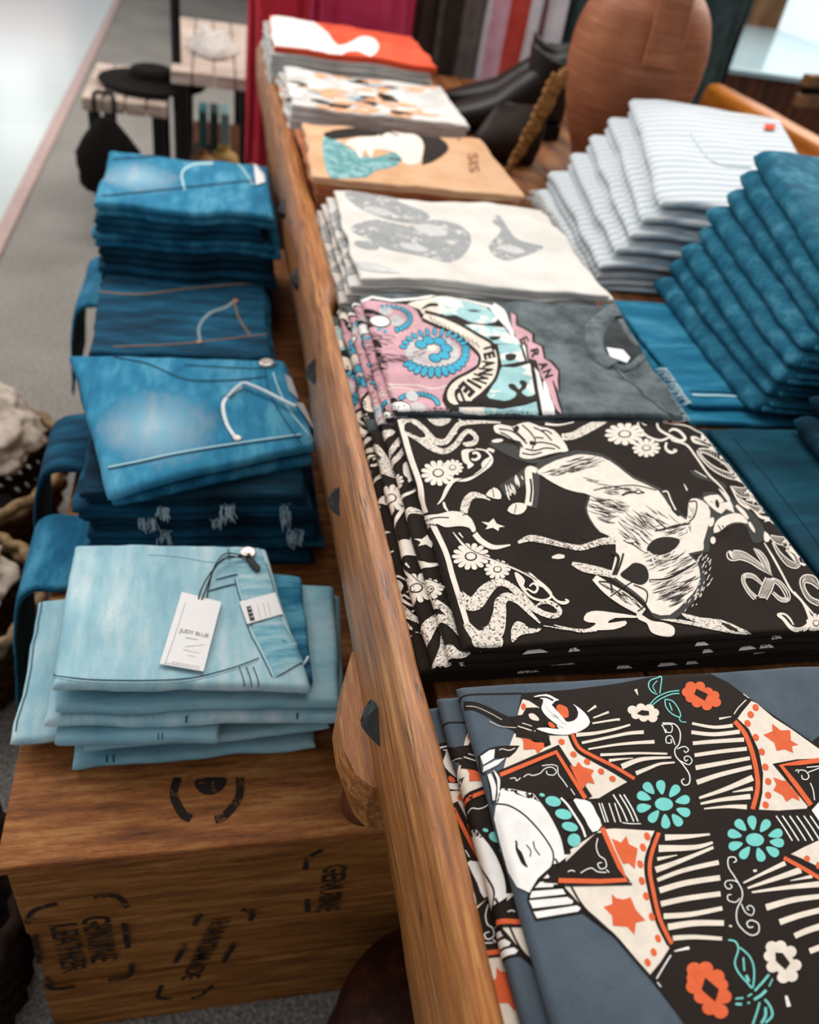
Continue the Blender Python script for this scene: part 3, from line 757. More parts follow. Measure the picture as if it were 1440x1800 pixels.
    def bloom2(col, lobes, r, hole):
        T.poly(2, col, lobes)
        for (x, y) in lobes: T.ell(2, col, x, y, r, r*.95, 0, 12)
        T.poly(4, K, hole)
    bloom2(OR, [(560, 900), (640, 895), (720, 950), (745, 1010), (770, 1090), (745, 1195), (668, 1170), (610, 1090), (555, 1020), (560, 960)], 54, [(635, 958), (732, 1040), (706, 1125), (610, 1040)])
    bloom2(BO, [(1105, 742), (1165, 738), (1235, 775), (1270, 870), (1245, 945), (1185, 955), (1110, 880), (1092, 805)], 44, [(1128, 782), (1180, 785), (1232, 856), (1200, 902), (1132, 840)])
    for pts, wd in (([(800, 692), (850, 705), (870, 760), (845, 850), (870, 920), (930, 990), (970, 1025), (980, 900), (950, 810), (880, 745)], 12), ([(905, 815), (912, 910)], 12), ([(925, 940), (945, 985)], 20), ([(985, 1050), (1040, 990), (1085, 935)], 16), ([(1085, 1020), (1110, 965)], 9), ([(980, 1112), (1030, 1080), (1065, 1045)], 20), ([(850, 1105), (905, 1100)], 12), ([(850, 1142), (895, 1145)], 18), ([(935, 1090), (965, 1070)], 12),
                    ([(1020, 1130), (1000, 1200), (970, 1290)], 13), ([(1055, 1110), (1085, 1145), (1105, 1190), (1105, 1230), (1060, 1275)], 15), ([(1060, 1165), (1060, 1225), (1030, 1280)], 18), ([(935, 1138), (950, 1130)], 14)): T.line(2, TQ, pts, wd)
    for pts, wd in (([(835, 150), (855, 135), (840, 112), (800, 118), (800, 180), (840, 245), (870, 295), (895, 345), (895, 400), (860, 480), (860, 560), (900, 620), (960, 660), (1010, 640), (1010, 580), (960, 555), (930, 575), (945, 605), (975, 600)], 8), ([(870, 290), (830, 275), (785, 280), (775, 310), (800, 335), (825, 320), (810, 300)], 7), ([(880, 400), (850, 428), (800, 415), (795, 380), (820, 375)], 7), ([(890, 440), (920, 500), (965, 520), (980, 480), (955, 452), (930, 465), (945, 485)], 7)): T.line(3, WH, pts, wd)
    T.line(2, BO, [(805, 593), (825, 597)], 12); T.line(2, BO, [(975, 208), (1000, 204)], 18); T.line(2, WH, [(420, 772), (470, 760), (525, 748)], 8, 3, 22); T.line(2, WH, [(1205, 1085), (1225, 1160)], 18, 0, 30)
    T.line(2, WH, [(395, 800), (345, 880), (295, 965)], 10); T.line(2, WH, [(300, 990), (325, 1022)], 9)
    T.line(3, K, [(-420, 120), (-350, 230), (-240, 430), (-120, 560), (0, 660), (150, 835), (260, 960), (380, 1110), (500, 1280)], 14)
build_lady(ART_LADY)

def daisy(T, l, x, y, rx, ry, n_=12, c=0, k=2, rot=0):
    for i in range(n_):
        an = 2*PI*i/n_+rot; ca, sa = math.cos(an), math.sin(an); w_ = math.tan(PI/n_)*.84
        pts = []
        for p, q in ((.30, .30), (.65, .62), (.90, .62), (1.0, 0), (.90, -.62), (.65, -.62), (.30, -.30)):
            q *= w_*1.12
            pts.append((x+rx*(ca*p-sa*q), y+ry*(sa*p+ca*q)))
        T.poly(l, c, pts, 2)
    T.ell(l+1, k, x, y, rx*.33, ry*.33, 0, 16); T.ell(l+2, c, x, y, rx*.25, ry*.25, 0, 16)
def hatch(T, l, ci, poly, dirx, diry, n_, ln, wd, seed):
    """engraving strokes inside a polygon"""
    r = random.Random(seed); xs = [p[0] for p in poly]; ys = [p[1] for p in poly]; k = 0; g = 0
    def ins(x, y):
        c = False; j = len(poly)-1
        for i in range(len(poly)):
            if (poly[i][1] > y) != (poly[j][1] > y) and x < (poly[j][0]-poly[i][0])*(y-poly[i][1])/(poly[j][1]-poly[i][1])+poly[i][0]: c = not c
            j = i
        return c
    while k < n_ and g < n_*20:
        g += 1; x, y = r.uniform(min(xs), max(xs)), r.uniform(min(ys), max(ys))
        if not ins(x, y): continue
        L = ln*r.uniform(.5, 1.3); a_ = math.atan2(diry, dirx)+r.uniform(-.12, .12)
        T.line(l, ci, [(x-L*math.cos(a_)/2, y-L*math.sin(a_)/2, wd*.3), (x, y+L*.05, wd), (x+L*math.cos(a_)/2, y+L*math.sin(a_)/2, wd*.3)], wd, 2); k += 1
def build_black(T):
    C_, CW, K, G = 0, 1, 2, 3
    k1 = lambda: T.at(620, 720, 3.4286); k2 = lambda: T.at(1020, 720, 3.4286); k3 = lambda: T.at(1180, 740, 5)
    k1()
    T.line(1, C_, [(285, 60), (310, 150), (350, 290), (405, 450), (420, 560), (440, 625)], 32)
    T.line(1, C_, [(480, 690), (560, 860), (600, 1000), (640, 1130), (700, 1330)], 32)
    T.line(1, CW, [(290, 70, 40), (360, 80, 50), (420, 130, 60), (490, 190, 44), (560, 195, 36), (610, 130, 34), (650, 88, 30), (760, 78, 20), (890, 80, 10)], 30)
    T.line(1, CW, [(330, 130, 50), (400, 165, 60), (470, 225, 44), (550, 255, 34), (620, 215, 34), (660, 160, 30), (700, 132, 28), (742, 165, 28), (735, 200, 30), (690, 212, 28), (665, 205, 12)], 30)
    T.poly(2, K, [(315, 90), (350, 80), (420, 130), (440, 165), (400, 170), (340, 140), (312, 130)], 2)
    T.poly(1, CW, [(430, 42), (520, 48), (595, 60), (555, 95), (505, 100), (460, 70)], 2)
    T.line(1, CW, [(640, 60), (660, 80)], 10)
    T.line(1, C_, [(610, 150), (625, 140)], 14)
    # vine scroll with leaves
    T.line(1, C_, [(722, 268, 14), (745, 262, 16), (765, 285, 18), (740, 305, 16), (715, 300, 10)], 16)
    T.poly(1, C_, [(655, 255), (690, 240), (740, 245), (700, 262), (705, 310), (730, 335), (695, 360), (690, 335), (665, 315)], 3)
    T.line(1, C_, [(740, 240, 8), (800, 250, 10), (835, 290, 16), (825, 330, 26), (760, 385, 20), (690, 425, 18), (610, 430, 22), (570, 480, 26), (540, 540, 16), (510, 575, 4)], 16)
    T.poly(1, C_, [(775, 330), (800, 300), (840, 285), (838, 315), (790, 362)], 2); T.line(1, C_, [(805, 262, 8), (820, 242, 16), (852, 255, 20)], 16)
    T.line(2, K, [(835, 300), (760, 385), (620, 440), (560, 530)], 4); T.line(1, C_, [(548, 560, 14), (556, 590, 16), (575, 615, 8)], 12)
    daisy(T, 1, 515, 385, 105, 78, 13); daisy(T, 1, 602, 352, 66, 50, 12)
    daisy(T, 1, 712, 888, 115, 82, 14); daisy(T, 1, 872, 966, 80, 60, 12)
    # steer skull on the border
    T.line(1, CW, [(830, 550, 5), (780, 525, 24), (720, 520, 42), (685, 560, 50), (668, 625, 46)], 30)
    T.poly(2, C_, [(413, 660), (450, 640), (520, 632), (590, 615), (650, 622), (705, 650), (730, 690), (742, 730), (722, 742), (700, 715), (640, 705), (560, 712), (500, 690), (430, 698), (415, 690)], 3)
    T.line(3, K, [(430, 675), (500, 655), (580, 655)], 7); T.line(3, K, [(420, 690), (480, 668)], 6); T.line(3, K, [(660, 640), (690, 635), (710, 655)], 5)
    T.line(1, C_, [(735, 750, 34), (775, 795, 34), (850, 832, 28), (950, 818, 8)], 30)
    T.poly(1, C_, [(848, 658), (868, 690), (917, 708), (884, 712), (878, 734), (845, 714), (800, 724), (815, 702), (775, 678), (820, 684)])
    T.line(1, C_, [(605, 742, 5), (680, 830, 16), (780, 885, 16), (900, 930, 12), (1040, 990, 14), (1120, 1040, 20), (1180, 1095, 22), (1195, 1130, 14), (1150, 1152, 14), (1080, 1135, 14), (1020, 1075, 14), (990, 1000, 8)], 14)
    T.line(2, K, [(640, 775), (720, 850), (850, 905), (1000, 965), (1110, 1030)], 4); T.poly(1, C_, [(975, 985), (1000, 990), (1038, 1030), (1030, 1065), (1055, 1090), (1020, 1085), (992, 1040)], 2)
    T.line(1, C_, [(1050, 1080, 8), (1095, 1105, 14), (1115, 1075, 14), (1090, 1050, 12), (1065, 1068, 8)], 12); T.poly(1, C_, [(1060, 980), (1110, 1020), (1150, 1075), (1100, 1050)], 2)
    T.line(1, C_, [(1195, 1120, 14), (1230, 1155, 14), (1270, 1168, 20), (1298, 1158, 16), (1280, 1145, 8)], 14)
    T.line(1, C_, [(640, 745, 10), (665, 775, 6)], 8); T.line(1, C_, [(725, 810), (760, 850)], 6)
    # large lower swirl
    T.line(1, CW, [(640, 1110, 50), (690, 1165, 80), (745, 1165, 90), (800, 1095, 80), (870, 1045, 50), (940, 1060, 40), (1010, 1120, 46), (1080, 1190, 40), (1150, 1232, 34), (1220, 1245, 34), (1248, 1215, 30), (1205, 1172, 26), (1150, 1163, 22), (1100, 1190, 6)], 40)
    T.line(1, CW, [(680, 1290, 40), (740, 1360, 70), (800, 1380, 130), (860, 1330, 110), (885, 1230, 80), (890, 1165, 70), (935, 1130, 50), (1000, 1160, 34), (1060, 1220, 26), (1130, 1290, 10)], 40)
    T.ell(1, CW, 812, 1395, 96, 66, .1, 20)
    T.poly(1, CW, [(958, 1400), (955, 1330), (985, 1280), (1030, 1290), (1070, 1320), (1135, 1320), (1110, 1345), (1040, 1355), (1000, 1370), (980, 1395)], 3)
    T.line(1, CW, [(1150, 1305, 5), (1280, 1325, 10), (1440, 1335, 18)], 12)
    # goat head
    T.poly(1, C_, [(850, 100), (900, 92), (960, 105), (1000, 90), (1060, 78), (1130, 105), (1210, 125), (1262, 180), (1300, 250), (1250, 258), (1190, 270), (1120, 290), (1060, 300), (1005, 285), (1010, 230), (960, 185), (900, 155), (860, 140)], 2)
    for pts in ([(880, 120), (950, 130), (1000, 160), (1050, 210)], [(960, 110), (1000, 150), (1040, 190)], [(1020, 95), (1070, 140), (1100, 190), (1080, 240)], [(1090, 110), (1150, 140), (1200, 190)], [(1070, 215), (1130, 200), (1210, 215), (1250, 240)], [(1040, 240), (1100, 250), (1160, 235), (1220, 240)], [(1100, 170), (1150, 175)], [(1020, 265), (1080, 275), (1140, 260)], [(890, 140), (940, 165), (985, 205), (1010, 240)], [(1130, 130), (1170, 130), (1200, 150)]):
        T.line(3, K, pts, 8)
    T.ell(3, K, 1085, 205, 22, 12, .3); T.ell(3, K, 985, 120, 16, 22, .6); T.poly(3, K, [(955, 180), (1010, 195), (1030, 235), (990, 220)])
    T.ell(1, C_, 872, 190, 36, 11, -.1); T.poly(0, G, [(820, 200), (1000, 220), (1100, 300), (1200, 290), (1160, 320), (1050, 320), (900, 260)], 3)
    T.line(1, C_, [(1160, 88, 16), (1240, 95, 10), (1330, 78, 6)], 12); T.line(1, CW, [(1260, 168, 40), (1330, 160, 46), (1390, 130, 52), (1450, 100, 50), (1520, 70, 30)], 50)
    T.line(0, G, [(900, 490, 70), (1000, 430, 80), (1060, 370, 60)], 60); hatch(T, 1, C_, [(890, 480), (1010, 400), (1040, 430), (940, 530)], .4, 1, 16, 44, 9, 3)
    T.poly(2, C_, [(802, 515), (850, 473), (888, 498), (893, 540), (850, 538)], 2); T.line(3, K, [(842, 480), (852, 530)], 5)
    T.line(0, G, [(1085, 350), (1085, 480), (1070, 590)], 80)
    T.line(1, C_, [(1110, 372, 30), (1062, 362, 40), (1062, 420, 44), (1068, 500, 44), (1058, 580, 44)], 40); T.line(2, K, [(1070, 420), (1078, 480), (1070, 560)], 12)
    T.poly(2, C_, [(932, 612), (965, 570), (1020, 566), (1050, 585), (1030, 622), (985, 636)], 2); T.line(3, K, [(985, 575), (975, 628)], 5)
    # bucking body
    k2()
    body = [(-261, 372), (-150, 310), (-60, 285), (0, 272), (130, 290), (225, 345), (320, 420), (470, 490), (530, 575), (640, 668), (650, 560), (700, 538), (770, 580), (782, 660), (742, 800), (740, 850), (650, 870), (700, 920), (722, 1000), (700, 1080), (640, 1150), (540, 1240), (430, 1225), (385, 1150), (300, 1080), (210, 1015), (185, 990), (215, 870), (200, 780), (120, 740), (60, 660), (40, 590), (60, 520), (-20, 500), (-90, 480), (-170, 440), (-230, 400)]
    cx_ = sum(p[0] for p in body)/len(body); cy_ = sum(p[1] for p in body)/len(body)
    T.poly(0, G, [(cx_+(x-cx_)*1.07+6, cy_+(y-cy_)*1.06) for x, y in body], 2)
    T.poly(1, C_, body, 2)
    T.poly(2, K, [(240, 1000), (285, 955), (330, 925), (395, 950), (412, 1020), (370, 1060), (300, 1040)], 3)
    T.line(1, CW, [(-375, 805, 16), (-290, 778, 40), (-130, 812, 30), (0, 835, 34), (120, 800, 40), (215, 790, 46)], 30)
    T.line(1, C_, [(-170, 893, 12), (-130, 888, 30), (-95, 888, 16)], 24); T.line(1, CW, [(-50, 930, 20), (20, 955, 50), (110, 975, 48), (210, 1000, 40)], 40)
    T.line(1, C_, [(85, 1015, 40), (170, 1085, 70), (270, 1150, 80), (380, 1225, 50)], 60); T.line(3, K, [(110, 1040), (180, 1050), (190, 1110)], 9); T.line(3, K, [(180, 1130), (300, 1050), (330, 1040)], 7); T.line(3, K, [(320, 1060), (400, 1100), (390, 1180), (345, 1220)], 8)
    for reg, dx, dy, n_, ln in (([(50, 520), (260, 560), (240, 620), (200, 700), (80, 640)], 1, .25, 60, 90), ([(-220, 380), (0, 285), (130, 300), (60, 360), (-150, 400)], 1, -.25, 50, 80), ([(240, 640), (430, 600), (600, 670), (440, 720), (380, 860), (260, 780)], .75, .6, 80, 80), ([(0, 400), (220, 470), (400, 480), (200, 520)], 1, .2, 34, 60),
                                ([(400, 850), (520, 860), (640, 880), (700, 980), (560, 1000), (440, 980)], 1, -.5, 60, 80), ([(460, 1040), (690, 1020), (690, 1080), (580, 1180), (500, 1150)], 1, -.45, 70, 85), ([(120, 1050), (300, 1120), (380, 1200), (260, 1160)], .8, .6, 40, 60), ([(470, 700), (650, 680), (660, 760), (560, 800)], 1, -.3, 30, 50), ([(640, 560), (690, 600), (660, 800), (640, 740)], .2, 1, 18, 26), ([(-370, 780), (210, 770), (210, 830), (-200, 850)], .8, .5, 60, 28)):
        hatch(T, 3, K, reg, dx, dy, n_, ln, 3.8, int(dx*100+n_+ln))
    hatch(T, 1, C_, [(700, 870), (800, 900), (790, 1100), (700, 1180), (600, 1230), (640, 1150), (720, 1040)], .6, -1, 50, 26, 5, 77)
    T.poly(3, K, [(440, 790), (520, 770), (600, 790), (560, 850), (480, 880), (400, 850)], 3); T.line(4, C_, [(410, 860), (460, 900), (530, 900), (560, 850)], 8); T.line(4, C_, [(430, 890), (450, 950)], 10)
    T.line(3, K, [(415, 1035), (520, 1025), (630, 970), (700, 930)], 18); T.line(4, C_, [(420, 1038), (530, 1032), (640, 975), (700, 935)], 7)
    T.line(3, K, [(250, 520), (290, 505), (350, 500), (385, 505)], 12); T.ell(3, K, 350, 500, 22, 14); T.ell(4, C_, 350, 500, 13, 7); T.line(3, K, [(80, 490), (180, 470), (330, 460), (460, 490)], 6)
    T.line(3, K, [(490, 500), (520, 490), (545, 540), (560, 600), (600, 640)], 24); T.line(4, C_, [(495, 500), (525, 500), (545, 550), (575, 610)], 9)
    T.line(3, K, [(650, 560), (700, 560), (690, 640), (655, 680)], 8); T.line(3, K, [(450, 735), (560, 710), (660, 690)], 9); T.ell(4, C_, 300, 795, 30, 10, .1); T.line(3, K, [(260, 790), (300, 810), (340, 795)], 6)
    T.line(3, K, [(190, 860), (230, 900), (200, 1000)], 20); T.line(3, K, [(260, 870), (240, 940), (215, 1000)], 12)
    T.poly(0, G, [(740, 500), (960, 560), (1100, 700), (1100, 790), (1040, 800), (980, 690), (820, 740), (740, 830), (760, 700)], 3)
    T.poly(1, C_, [(745, 530), (830, 515), (870, 560), (900, 560), (930, 625), (880, 600), (850, 630), (800, 600), (760, 560)], 2); T.ell(2, K, 825, 570, 12, 26, -.2)
    T.poly(1, C_, [(805, 745), (812, 690), (850, 650), (930, 625), (985, 645), (1012, 690), (960, 680), (900, 690), (850, 730)], 2); T.ell(1, C_, 790, 680, 16, 30, .3); T.ell(1, C_, 800, 790, 16, 22)
    T.line(1, C_, [(940, 580, 16), (980, 620, 24), (1012, 660, 12)], 20); T.line(1, C_, [(835, 480, 5), (880, 530, 18), (920, 590, 6)], 12)
    for x0 in (830, 855, 880): T.line(2, K, [(x0, 700), (x0+22, 735)], 6)
    T.poly(1, C_, [(1020, 675), (1050, 720), (1050, 745), (1015, 700)], 2); T.poly(1, C_, [(1110, 735), (1145, 770), (1130, 800), (1108, 790)], 2)
    T.poly(0, G, [(660, 365), (740, 390), (860, 440), (880, 480), (800, 440), (700, 410)], 3); T.line(1, C_, [(625, 450, 4), (645, 490, 10)], 8); T.line(1, C_, [(690, 370), (760, 410)], 5)
    # daisies and scrolls upper right
    daisy(T, 1, 268, 150, 122, 68, 13, 0, 2, .1); daisy(T, 1, 398, 234, 86, 56, 12)
    T.line(1, C_, [(342, 42, 10), (350, 100, 14), (400, 160, 14), (480, 188, 14), (540, 170, 12), (560, 190, 10), (640, 215, 12), (700, 290, 12), (770, 390, 12), (850, 470, 10), (900, 540, 8)], 12)
    T.line(1, C_, [(340, 50), (380, 90), (400, 95)], 6); T.line(1, C_, [(520, 200, 14), (515, 235, 16), (545, 260, 18), (580, 250, 12), (560, 240, 6)], 14)
    T.line(1, C_, [(460, 65, 12), (475, 120, 14), (540, 160, 16), (600, 190, 18), (632, 175, 18), (600, 135, 16), (560, 120, 14), (535, 135, 10)], 14); T.line(1, C_, [(470, 70), (540, 85), (640, 100), (700, 130), (770, 165), (790, 205)], 7)
    T.poly(1, C_, [(665, 165), (700, 165), (740, 190), (790, 200), (825, 245), (780, 225), (730, 215), (680, 200)], 2); T.line(2, K, [(690, 180), (740, 200), (790, 222)], 12)
    T.line(1, C_, [(828, 185), (870, 220), (880, 250), (930, 330), (960, 370)], 8); T.line(1, C_, [(850, 230), (880, 270), (950, 390), (1040, 480), (1110, 570)], 6)
    hatch(T, 3, C_, [(690, 165), (820, 215), (810, 245), (700, 200)], .3, 1, 14, 16, 3, 4)
    # outlined engraved letters
    def outl(pts, w_, edge=9, closed=False, hd=(.2, 1), hn=40):
        T.line(1, C_, [p+(w_,) if len(p) < 3 else p for p in pts], w_, 5, None, closed)
        T.line(2, K, [(p[0], p[1], (p[2] if len(p) > 2 else w_)-edge*2) for p in pts], w_, 5, None, closed)
        r = random.Random(int(pts[0][0])); L = smooth_line([(p[0], p[1], (p[2] if len(p) > 2 else w_)-edge*2) for p in pts], 6, closed)
        for (x, y, q) in L:
            if q > 9: T.line(3, C_, [(x-q*.42*hd[0], y-q*.42*hd[1]), (x+q*.42*hd[0], y+q*.42*hd[1])], 3, 0)
    outl([(715, 250, 24), (790, 262, 40), (890, 325, 46), (935, 395, 44), (900, 400, 40), (810, 360, 30), (740, 300, 20)], 34, 8, True, (.1, .9))
    outl([(915, 468, 14), (975, 500, 60), (1050, 500, 66), (1070, 500, 60)], 40, 7, False, (.0, 1)); outl([(950, 530, 10), (1010, 575, 20), (1080, 605, 44), (1135, 590, 40)], 30, 7, False, (0, 1)); T.line(1, C_, [(1000, 545), (1090, 555)], 12); T.line(1, C_, [(1040, 600, 8), (1090, 650, 18), (1170, 660, 20), (1195, 690, 8)], 14); T.line(1, C_, [(905, 462, 6), (960, 560, 14), (1020, 600, 14)], 12)
    outl([(1145, 765, 20), (1195, 790, 50), (1265, 800, 54), (1290, 800, 30)], 40, 7, False, (.1, 1)); outl([(1160, 800, 14), (1200, 870, 26), (1260, 930, 40), (1310, 940, 34), (1290, 880, 22), (1240, 850, 14)], 30, 7, False, (.1, 1)); T.line(1, C_, [(1280, 820, 10), (1340, 890, 18), (1352, 935, 20), (1320, 925, 8)], 14)
    outl([(1440, 1080, 20), (1400, 1030, 54), (1350, 1025, 50), (1340, 1070, 30), (1380, 1140, 34), (1440, 1170, 40)], 40, 8, False, (.1, 1))
    T.line(1, C_, [(1108, 805, 6), (1160, 890, 12), (1215, 990, 12), (1270, 1090, 12), (1330, 1150, 14), (1365, 1210, 18), (1385, 1280, 26), (1340, 1325, 30), (1275, 1320, 24), (1225, 1265, 20), (1192, 1238, 16), (1230, 1235, 12), (1262, 1262, 12), (1285, 1300, 8)], 12)
    T.line(1, C_, [(1290, 1100, 6), (1340, 1160, 10), (1400, 1230, 10), (1460, 1300, 10)], 8); daisy(T, 1, 1420, 1290, 60, 60, 11)
    # flames at the front
    T.poly(1, C_, [(20, 1268), (40, 1228), (100, 1215), (190, 1225), (332, 1245), (332, 1258), (210, 1258), (165, 1290), (270, 1275), (272, 1302), (200, 1328), (100, 1332), (0, 1338), (60, 1318), (95, 1290), (50, 1285)], 2)
    T.poly(1, C_, [(340, 1232), (372, 1240), (430, 1275), (500, 1285), (560, 1310), (568, 1350), (540, 1370), (470, 1362), (425, 1340), (400, 1290), (350, 1265)], 3)
    T.poly(1, CW, [(610, 1228), (720, 1255), (850, 1270), (950, 1312), (1030, 1352), (940, 1352), (800, 1330), (660, 1300), (480, 1268), (600, 1268), (720, 1290), (640, 1262)], 2); T.poly(2, K, [(845, 1285), (900, 1300), (960, 1340), (900, 1330)], 2)
    T.line(1, CW, [(-161, 1300, 4), (-80, 1320, 12), (0, 1338, 16), (100, 1335, 6)], 10)
    # 78
    k3()
    def outl3(pts, edge, hd):
        T.line(1, C_, pts, 10, 5); T.line(2, K, [(p[0], p[1], max(2, p[2]-edge*2)) for p in pts], 10, 5)
        for (x, y, q) in smooth_line([(p[0], p[1], max(2, p[2]-edge*2)) for p in pts], 9):
            if q > 9: T.line(3, C_, [(x-q*.45*hd[0], y-q*.45*hd[1]), (x+q*.45*hd[0], y+q*.45*hd[1])], 4.5, 0)
    outl3([(500, 1150, 30), (530, 1185, 96), (610, 1185, 84), (700, 1225, 62), (790, 1290, 46), (890, 1362, 8)], 11, (.25, 1))
    outl3([(722, 1122, 8), (770, 1165, 50), (815, 1230, 62), (845, 1300, 50), (878, 1358, 10)], 10, (1, .2))
    outl3([(800, 1440, 20), (720, 1370, 40), (645, 1365, 44), (635, 1420, 34), (680, 1500, 40), (740, 1560, 50)], 10, (.2, 1))
    outl3([(870, 1392, 96), (840, 1470, 104), (800, 1560, 90)], 11, (1, .1))
    outl3([(880, 1395, 40), (950, 1430, 46), (1010, 1510, 54), (1020, 1570, 46), (960, 1570, 40), (890, 1510, 26)], 10, (.2, 1))
build_black(ART_BLACK)
def ART_FRONT(slab, i):
    r = random.Random(i*7+1); out = []
    for k in range(4):
        u = r.uniform(.05, .27); w_ = r.uniform(.008, .02)
        out.append((0, 0 if k % 2 else 1, tess([(u, .0008), (u+w_, .0010), (u+w_*.7, .0032), (u+w_*.2, .0028)])))
    return out

def build_grey(T):
    K, WH, PK, AQ, BL, BO, GW = 0, 1, 2, 3, 4, 5, 6
    g1 = lambda: T.at(600, 500, 4.5); g2 = lambda: T.at(860, 500, 4.5)
    g1()
    T.poly(0, WH, [(100, 200), (150, 130), (240, 92), (400, 118), (600, 105), (780, 72), (950, 110), (1170, 160), (1260, 195), (1340, 330), (1440, 470), (1475, 590), (1545, 620), (1600, 860), (1680, 1000), (1640, 1100), (300, 1100), (150, 700)])
    T.poly(1, K, [(120, 215), (170, 150), (240, 112), (400, 140), (600, 125), (780, 90), (950, 125), (1170, 185), (1230, 260), (1300, 340), (1395, 480), (1420, 480), (1452, 600), (1510, 625), (1560, 870), (1595, 1100), (300, 1100), (150, 700)])
    T.poly(2, PK, [(100, 230), (155, 165), (230, 128), (400, 152), (520, 165), (600, 215), (625, 270), (700, 315), (850, 370), (960, 430), (1060, 515), (1088, 570), (1075, 650), (1000, 725), (880, 775), (820, 835), (798, 920), (840, 1000), (855, 1100), (200, 1100), (120, 700)], 2)
    T.line(3, BO, [(275, 830), (330, 792), (450, 798), (600, 800), (720, 828), (860, 800), (1000, 735), (1068, 650), (1078, 570), (1040, 515)], 8)
    T.line(3, BO, [(280, 850), (420, 822), (560, 835), (700, 880), (790, 950), (835, 1060)], 7); T.line(3, BO, [(420, 420), (520, 350), (600, 300)], 5)
    # letter fields
    T.poly(2, BO, [(520, 160), (640, 125), (760, 110), (830, 180), (800, 235), (650, 240), (620, 200)], 2); T.line(3, K, [(640, 195, 12), (700, 165, 26), (765, 165, 22)], 20)
    T.poly(2, AQ, [(720, 120), (800, 95), (950, 130), (1150, 190), (1240, 280), (1150, 315), (1020, 300), (900, 245), (820, 250), (770, 200)], 2); T.line(3, K, [(995, 210, 4), (1045, 212, 18), (1105, 216, 4)], 14)
    T.poly(2, AQ, [(905, 325), (1050, 320), (1290, 345), (1385, 475), (1180, 472), (1080, 440)]); T.poly(3, K, [(1168, 418), (1262, 415), (1235, 440), (1190, 445)], 2)
    g2()
    T.poly(2, AQ, [(68, 480), (240, 472), (290, 605), (180, 628), (100, 640)]); T.poly(3, K, [(130, 558), (212, 556), (200, 600), (140, 606)], 2)
    T.poly(2, AQ, [(100, 655), (200, 660), (322, 628), (362, 870), (340, 885), (240, 900), (120, 925), (0, 905), (-20, 880), (30, 800), (80, 700)]); 
    T.poly(3, K, [(-60, 910), (40, 922), (130, 925), (195, 900), (215, 860), (165, 830), (150, 800), (175, 788), (205, 800), (235, 835), (255, 805), (235, 775), (262, 760), (298, 780), (290, 825), (255, 855), (300, 890), (378, 880), (382, 905), (280, 955), (100, 985), (-60, 965)], 2)
    T.poly(2, AQ, [(-240, 975), (-50, 975), (100, 990), (280, 960), (372, 930), (405, 1100), (-240, 1100)]); T.poly(3, K, [(85, 1055), (200, 1060), (320, 1080), (90, 1085)])
    T.poly(2, BO, [(-225, 980), (-40, 975), (-30, 1100), (-215, 1100)])
    T.line(4, K, [(335, 620), (380, 860), (420, 1090)], 22); T.line(4, K, [(250, 480), (290, 605)], 18)
    T.line(4, WH, [(30, 165), (110, 225), (150, 330), (225, 475)], 34); T.line(4, WH, [(275, 490), (310, 600)], 24); T.line(4, WH, [(365, 625), (400, 780), (430, 920), (450, 1080)], 34); T.ell(4, WH, 465, 1010, 48, 70, -.3)
    T.poly(4, K, [(165, 225), (220, 240), (230, 320), (310, 360), (360, 400), (360, 460), (430, 490), (450, 590), (500, 610), (560, 680), (560, 860), (520, 800), (585, 1010), (555, 1050), (430, 850), (390, 700), (300, 600), (280, 480), (200, 420)])
    T.poly(5, PK, [(172, 228), (208, 250), (212, 330), (300, 372), (338, 400), (338, 462), (410, 495), (432, 592), (482, 622), (545, 690), (540, 760), (548, 855), (505, 760), (500, 775), (540, 930), (572, 1020), (555, 1030), (500, 940), (450, 800), (405, 720), (372, 605), (312, 592), (300, 482), (215, 430), (175, 330)])
    T.poly(6, WH, [(425, 780), (450, 790), (480, 900), (515, 990), (500, 1050), (450, 940)], 2)
    art_text(T, 6, K, 'R', 362, 552, 75, 66, 1.35, 0, .05); art_text(T, 6, K, 'A', 428, 648, 62, 72, 1.2, 0, .05); art_text(T, 6, K, 'N', 462, 712, 62, 72, 1.2, 0, .05); art_text(T, 6, K, 'E', 275, 450, 50, 70, 1.1)
    g1()
    # banner with lettering
    ban = [(650, 250, 40), (760, 290, 60), (900, 350, 64), (1040, 440, 80), (1150, 530, 120), (1170, 620, 130), (1140, 710, 150), (1050, 790, 180), (960, 850, 200), (930, 910, 190), (935, 950, 60)]
    T.line(3, K, [(x, y, w_+52) for x, y, w_ in ban], 10); T.line(4, BO, ban, 10)
    for ch, x, y, w_, h_, an in (('T', 1165, 505, 56, 76, 1.5), ('E', 1172, 568, 52, 84, 1.5), ('A', 1165, 632, 54, 92, 1.65), ('N', 1140, 696, 54, 104, 1.85), ('N', 1098, 752, 52, 112, 2.1), ('I', 1050, 792, 22, 118, 2.3), ('E', 990, 835, 62, 120, 2.5), ('D', 935, 900, 62, 130, 2.95)):
        art_text(T, 5, K, ch, x, y, w_*1.1, h_*1.12, an-.2, 0, .06)
    for k in range(11): T.line(5, K, [(700+k*36, 258+k*20), (730+k*36, 305+k*20)], 7)
    # turquoise sunburst
    def burst(cx_, cy_, rx, ry, n_, a0, a1, L_, w_, l=4):
        for k in range(n_):
            an = a0+(a1-a0)*k/(n_-1); x, y = cx_+rx*math.cos(an), cy_+ry*math.sin(an); sc = .72+.28*math.sin(max(0, an if an < PI else 0))
            T.ell(l, K, x, y, (L_+7)*sc, (w_+7)*sc, math.atan2(math.sin(an)*ry, math.cos(an)*rx*.8)); T.ell(l+1, BL, x, y, L_*sc, w_*sc, math.atan2(math.sin(an)*ry, math.cos(an)*rx*.8))
    T.ell(3, GW, 720, 540, 215, 130, .05, 28)
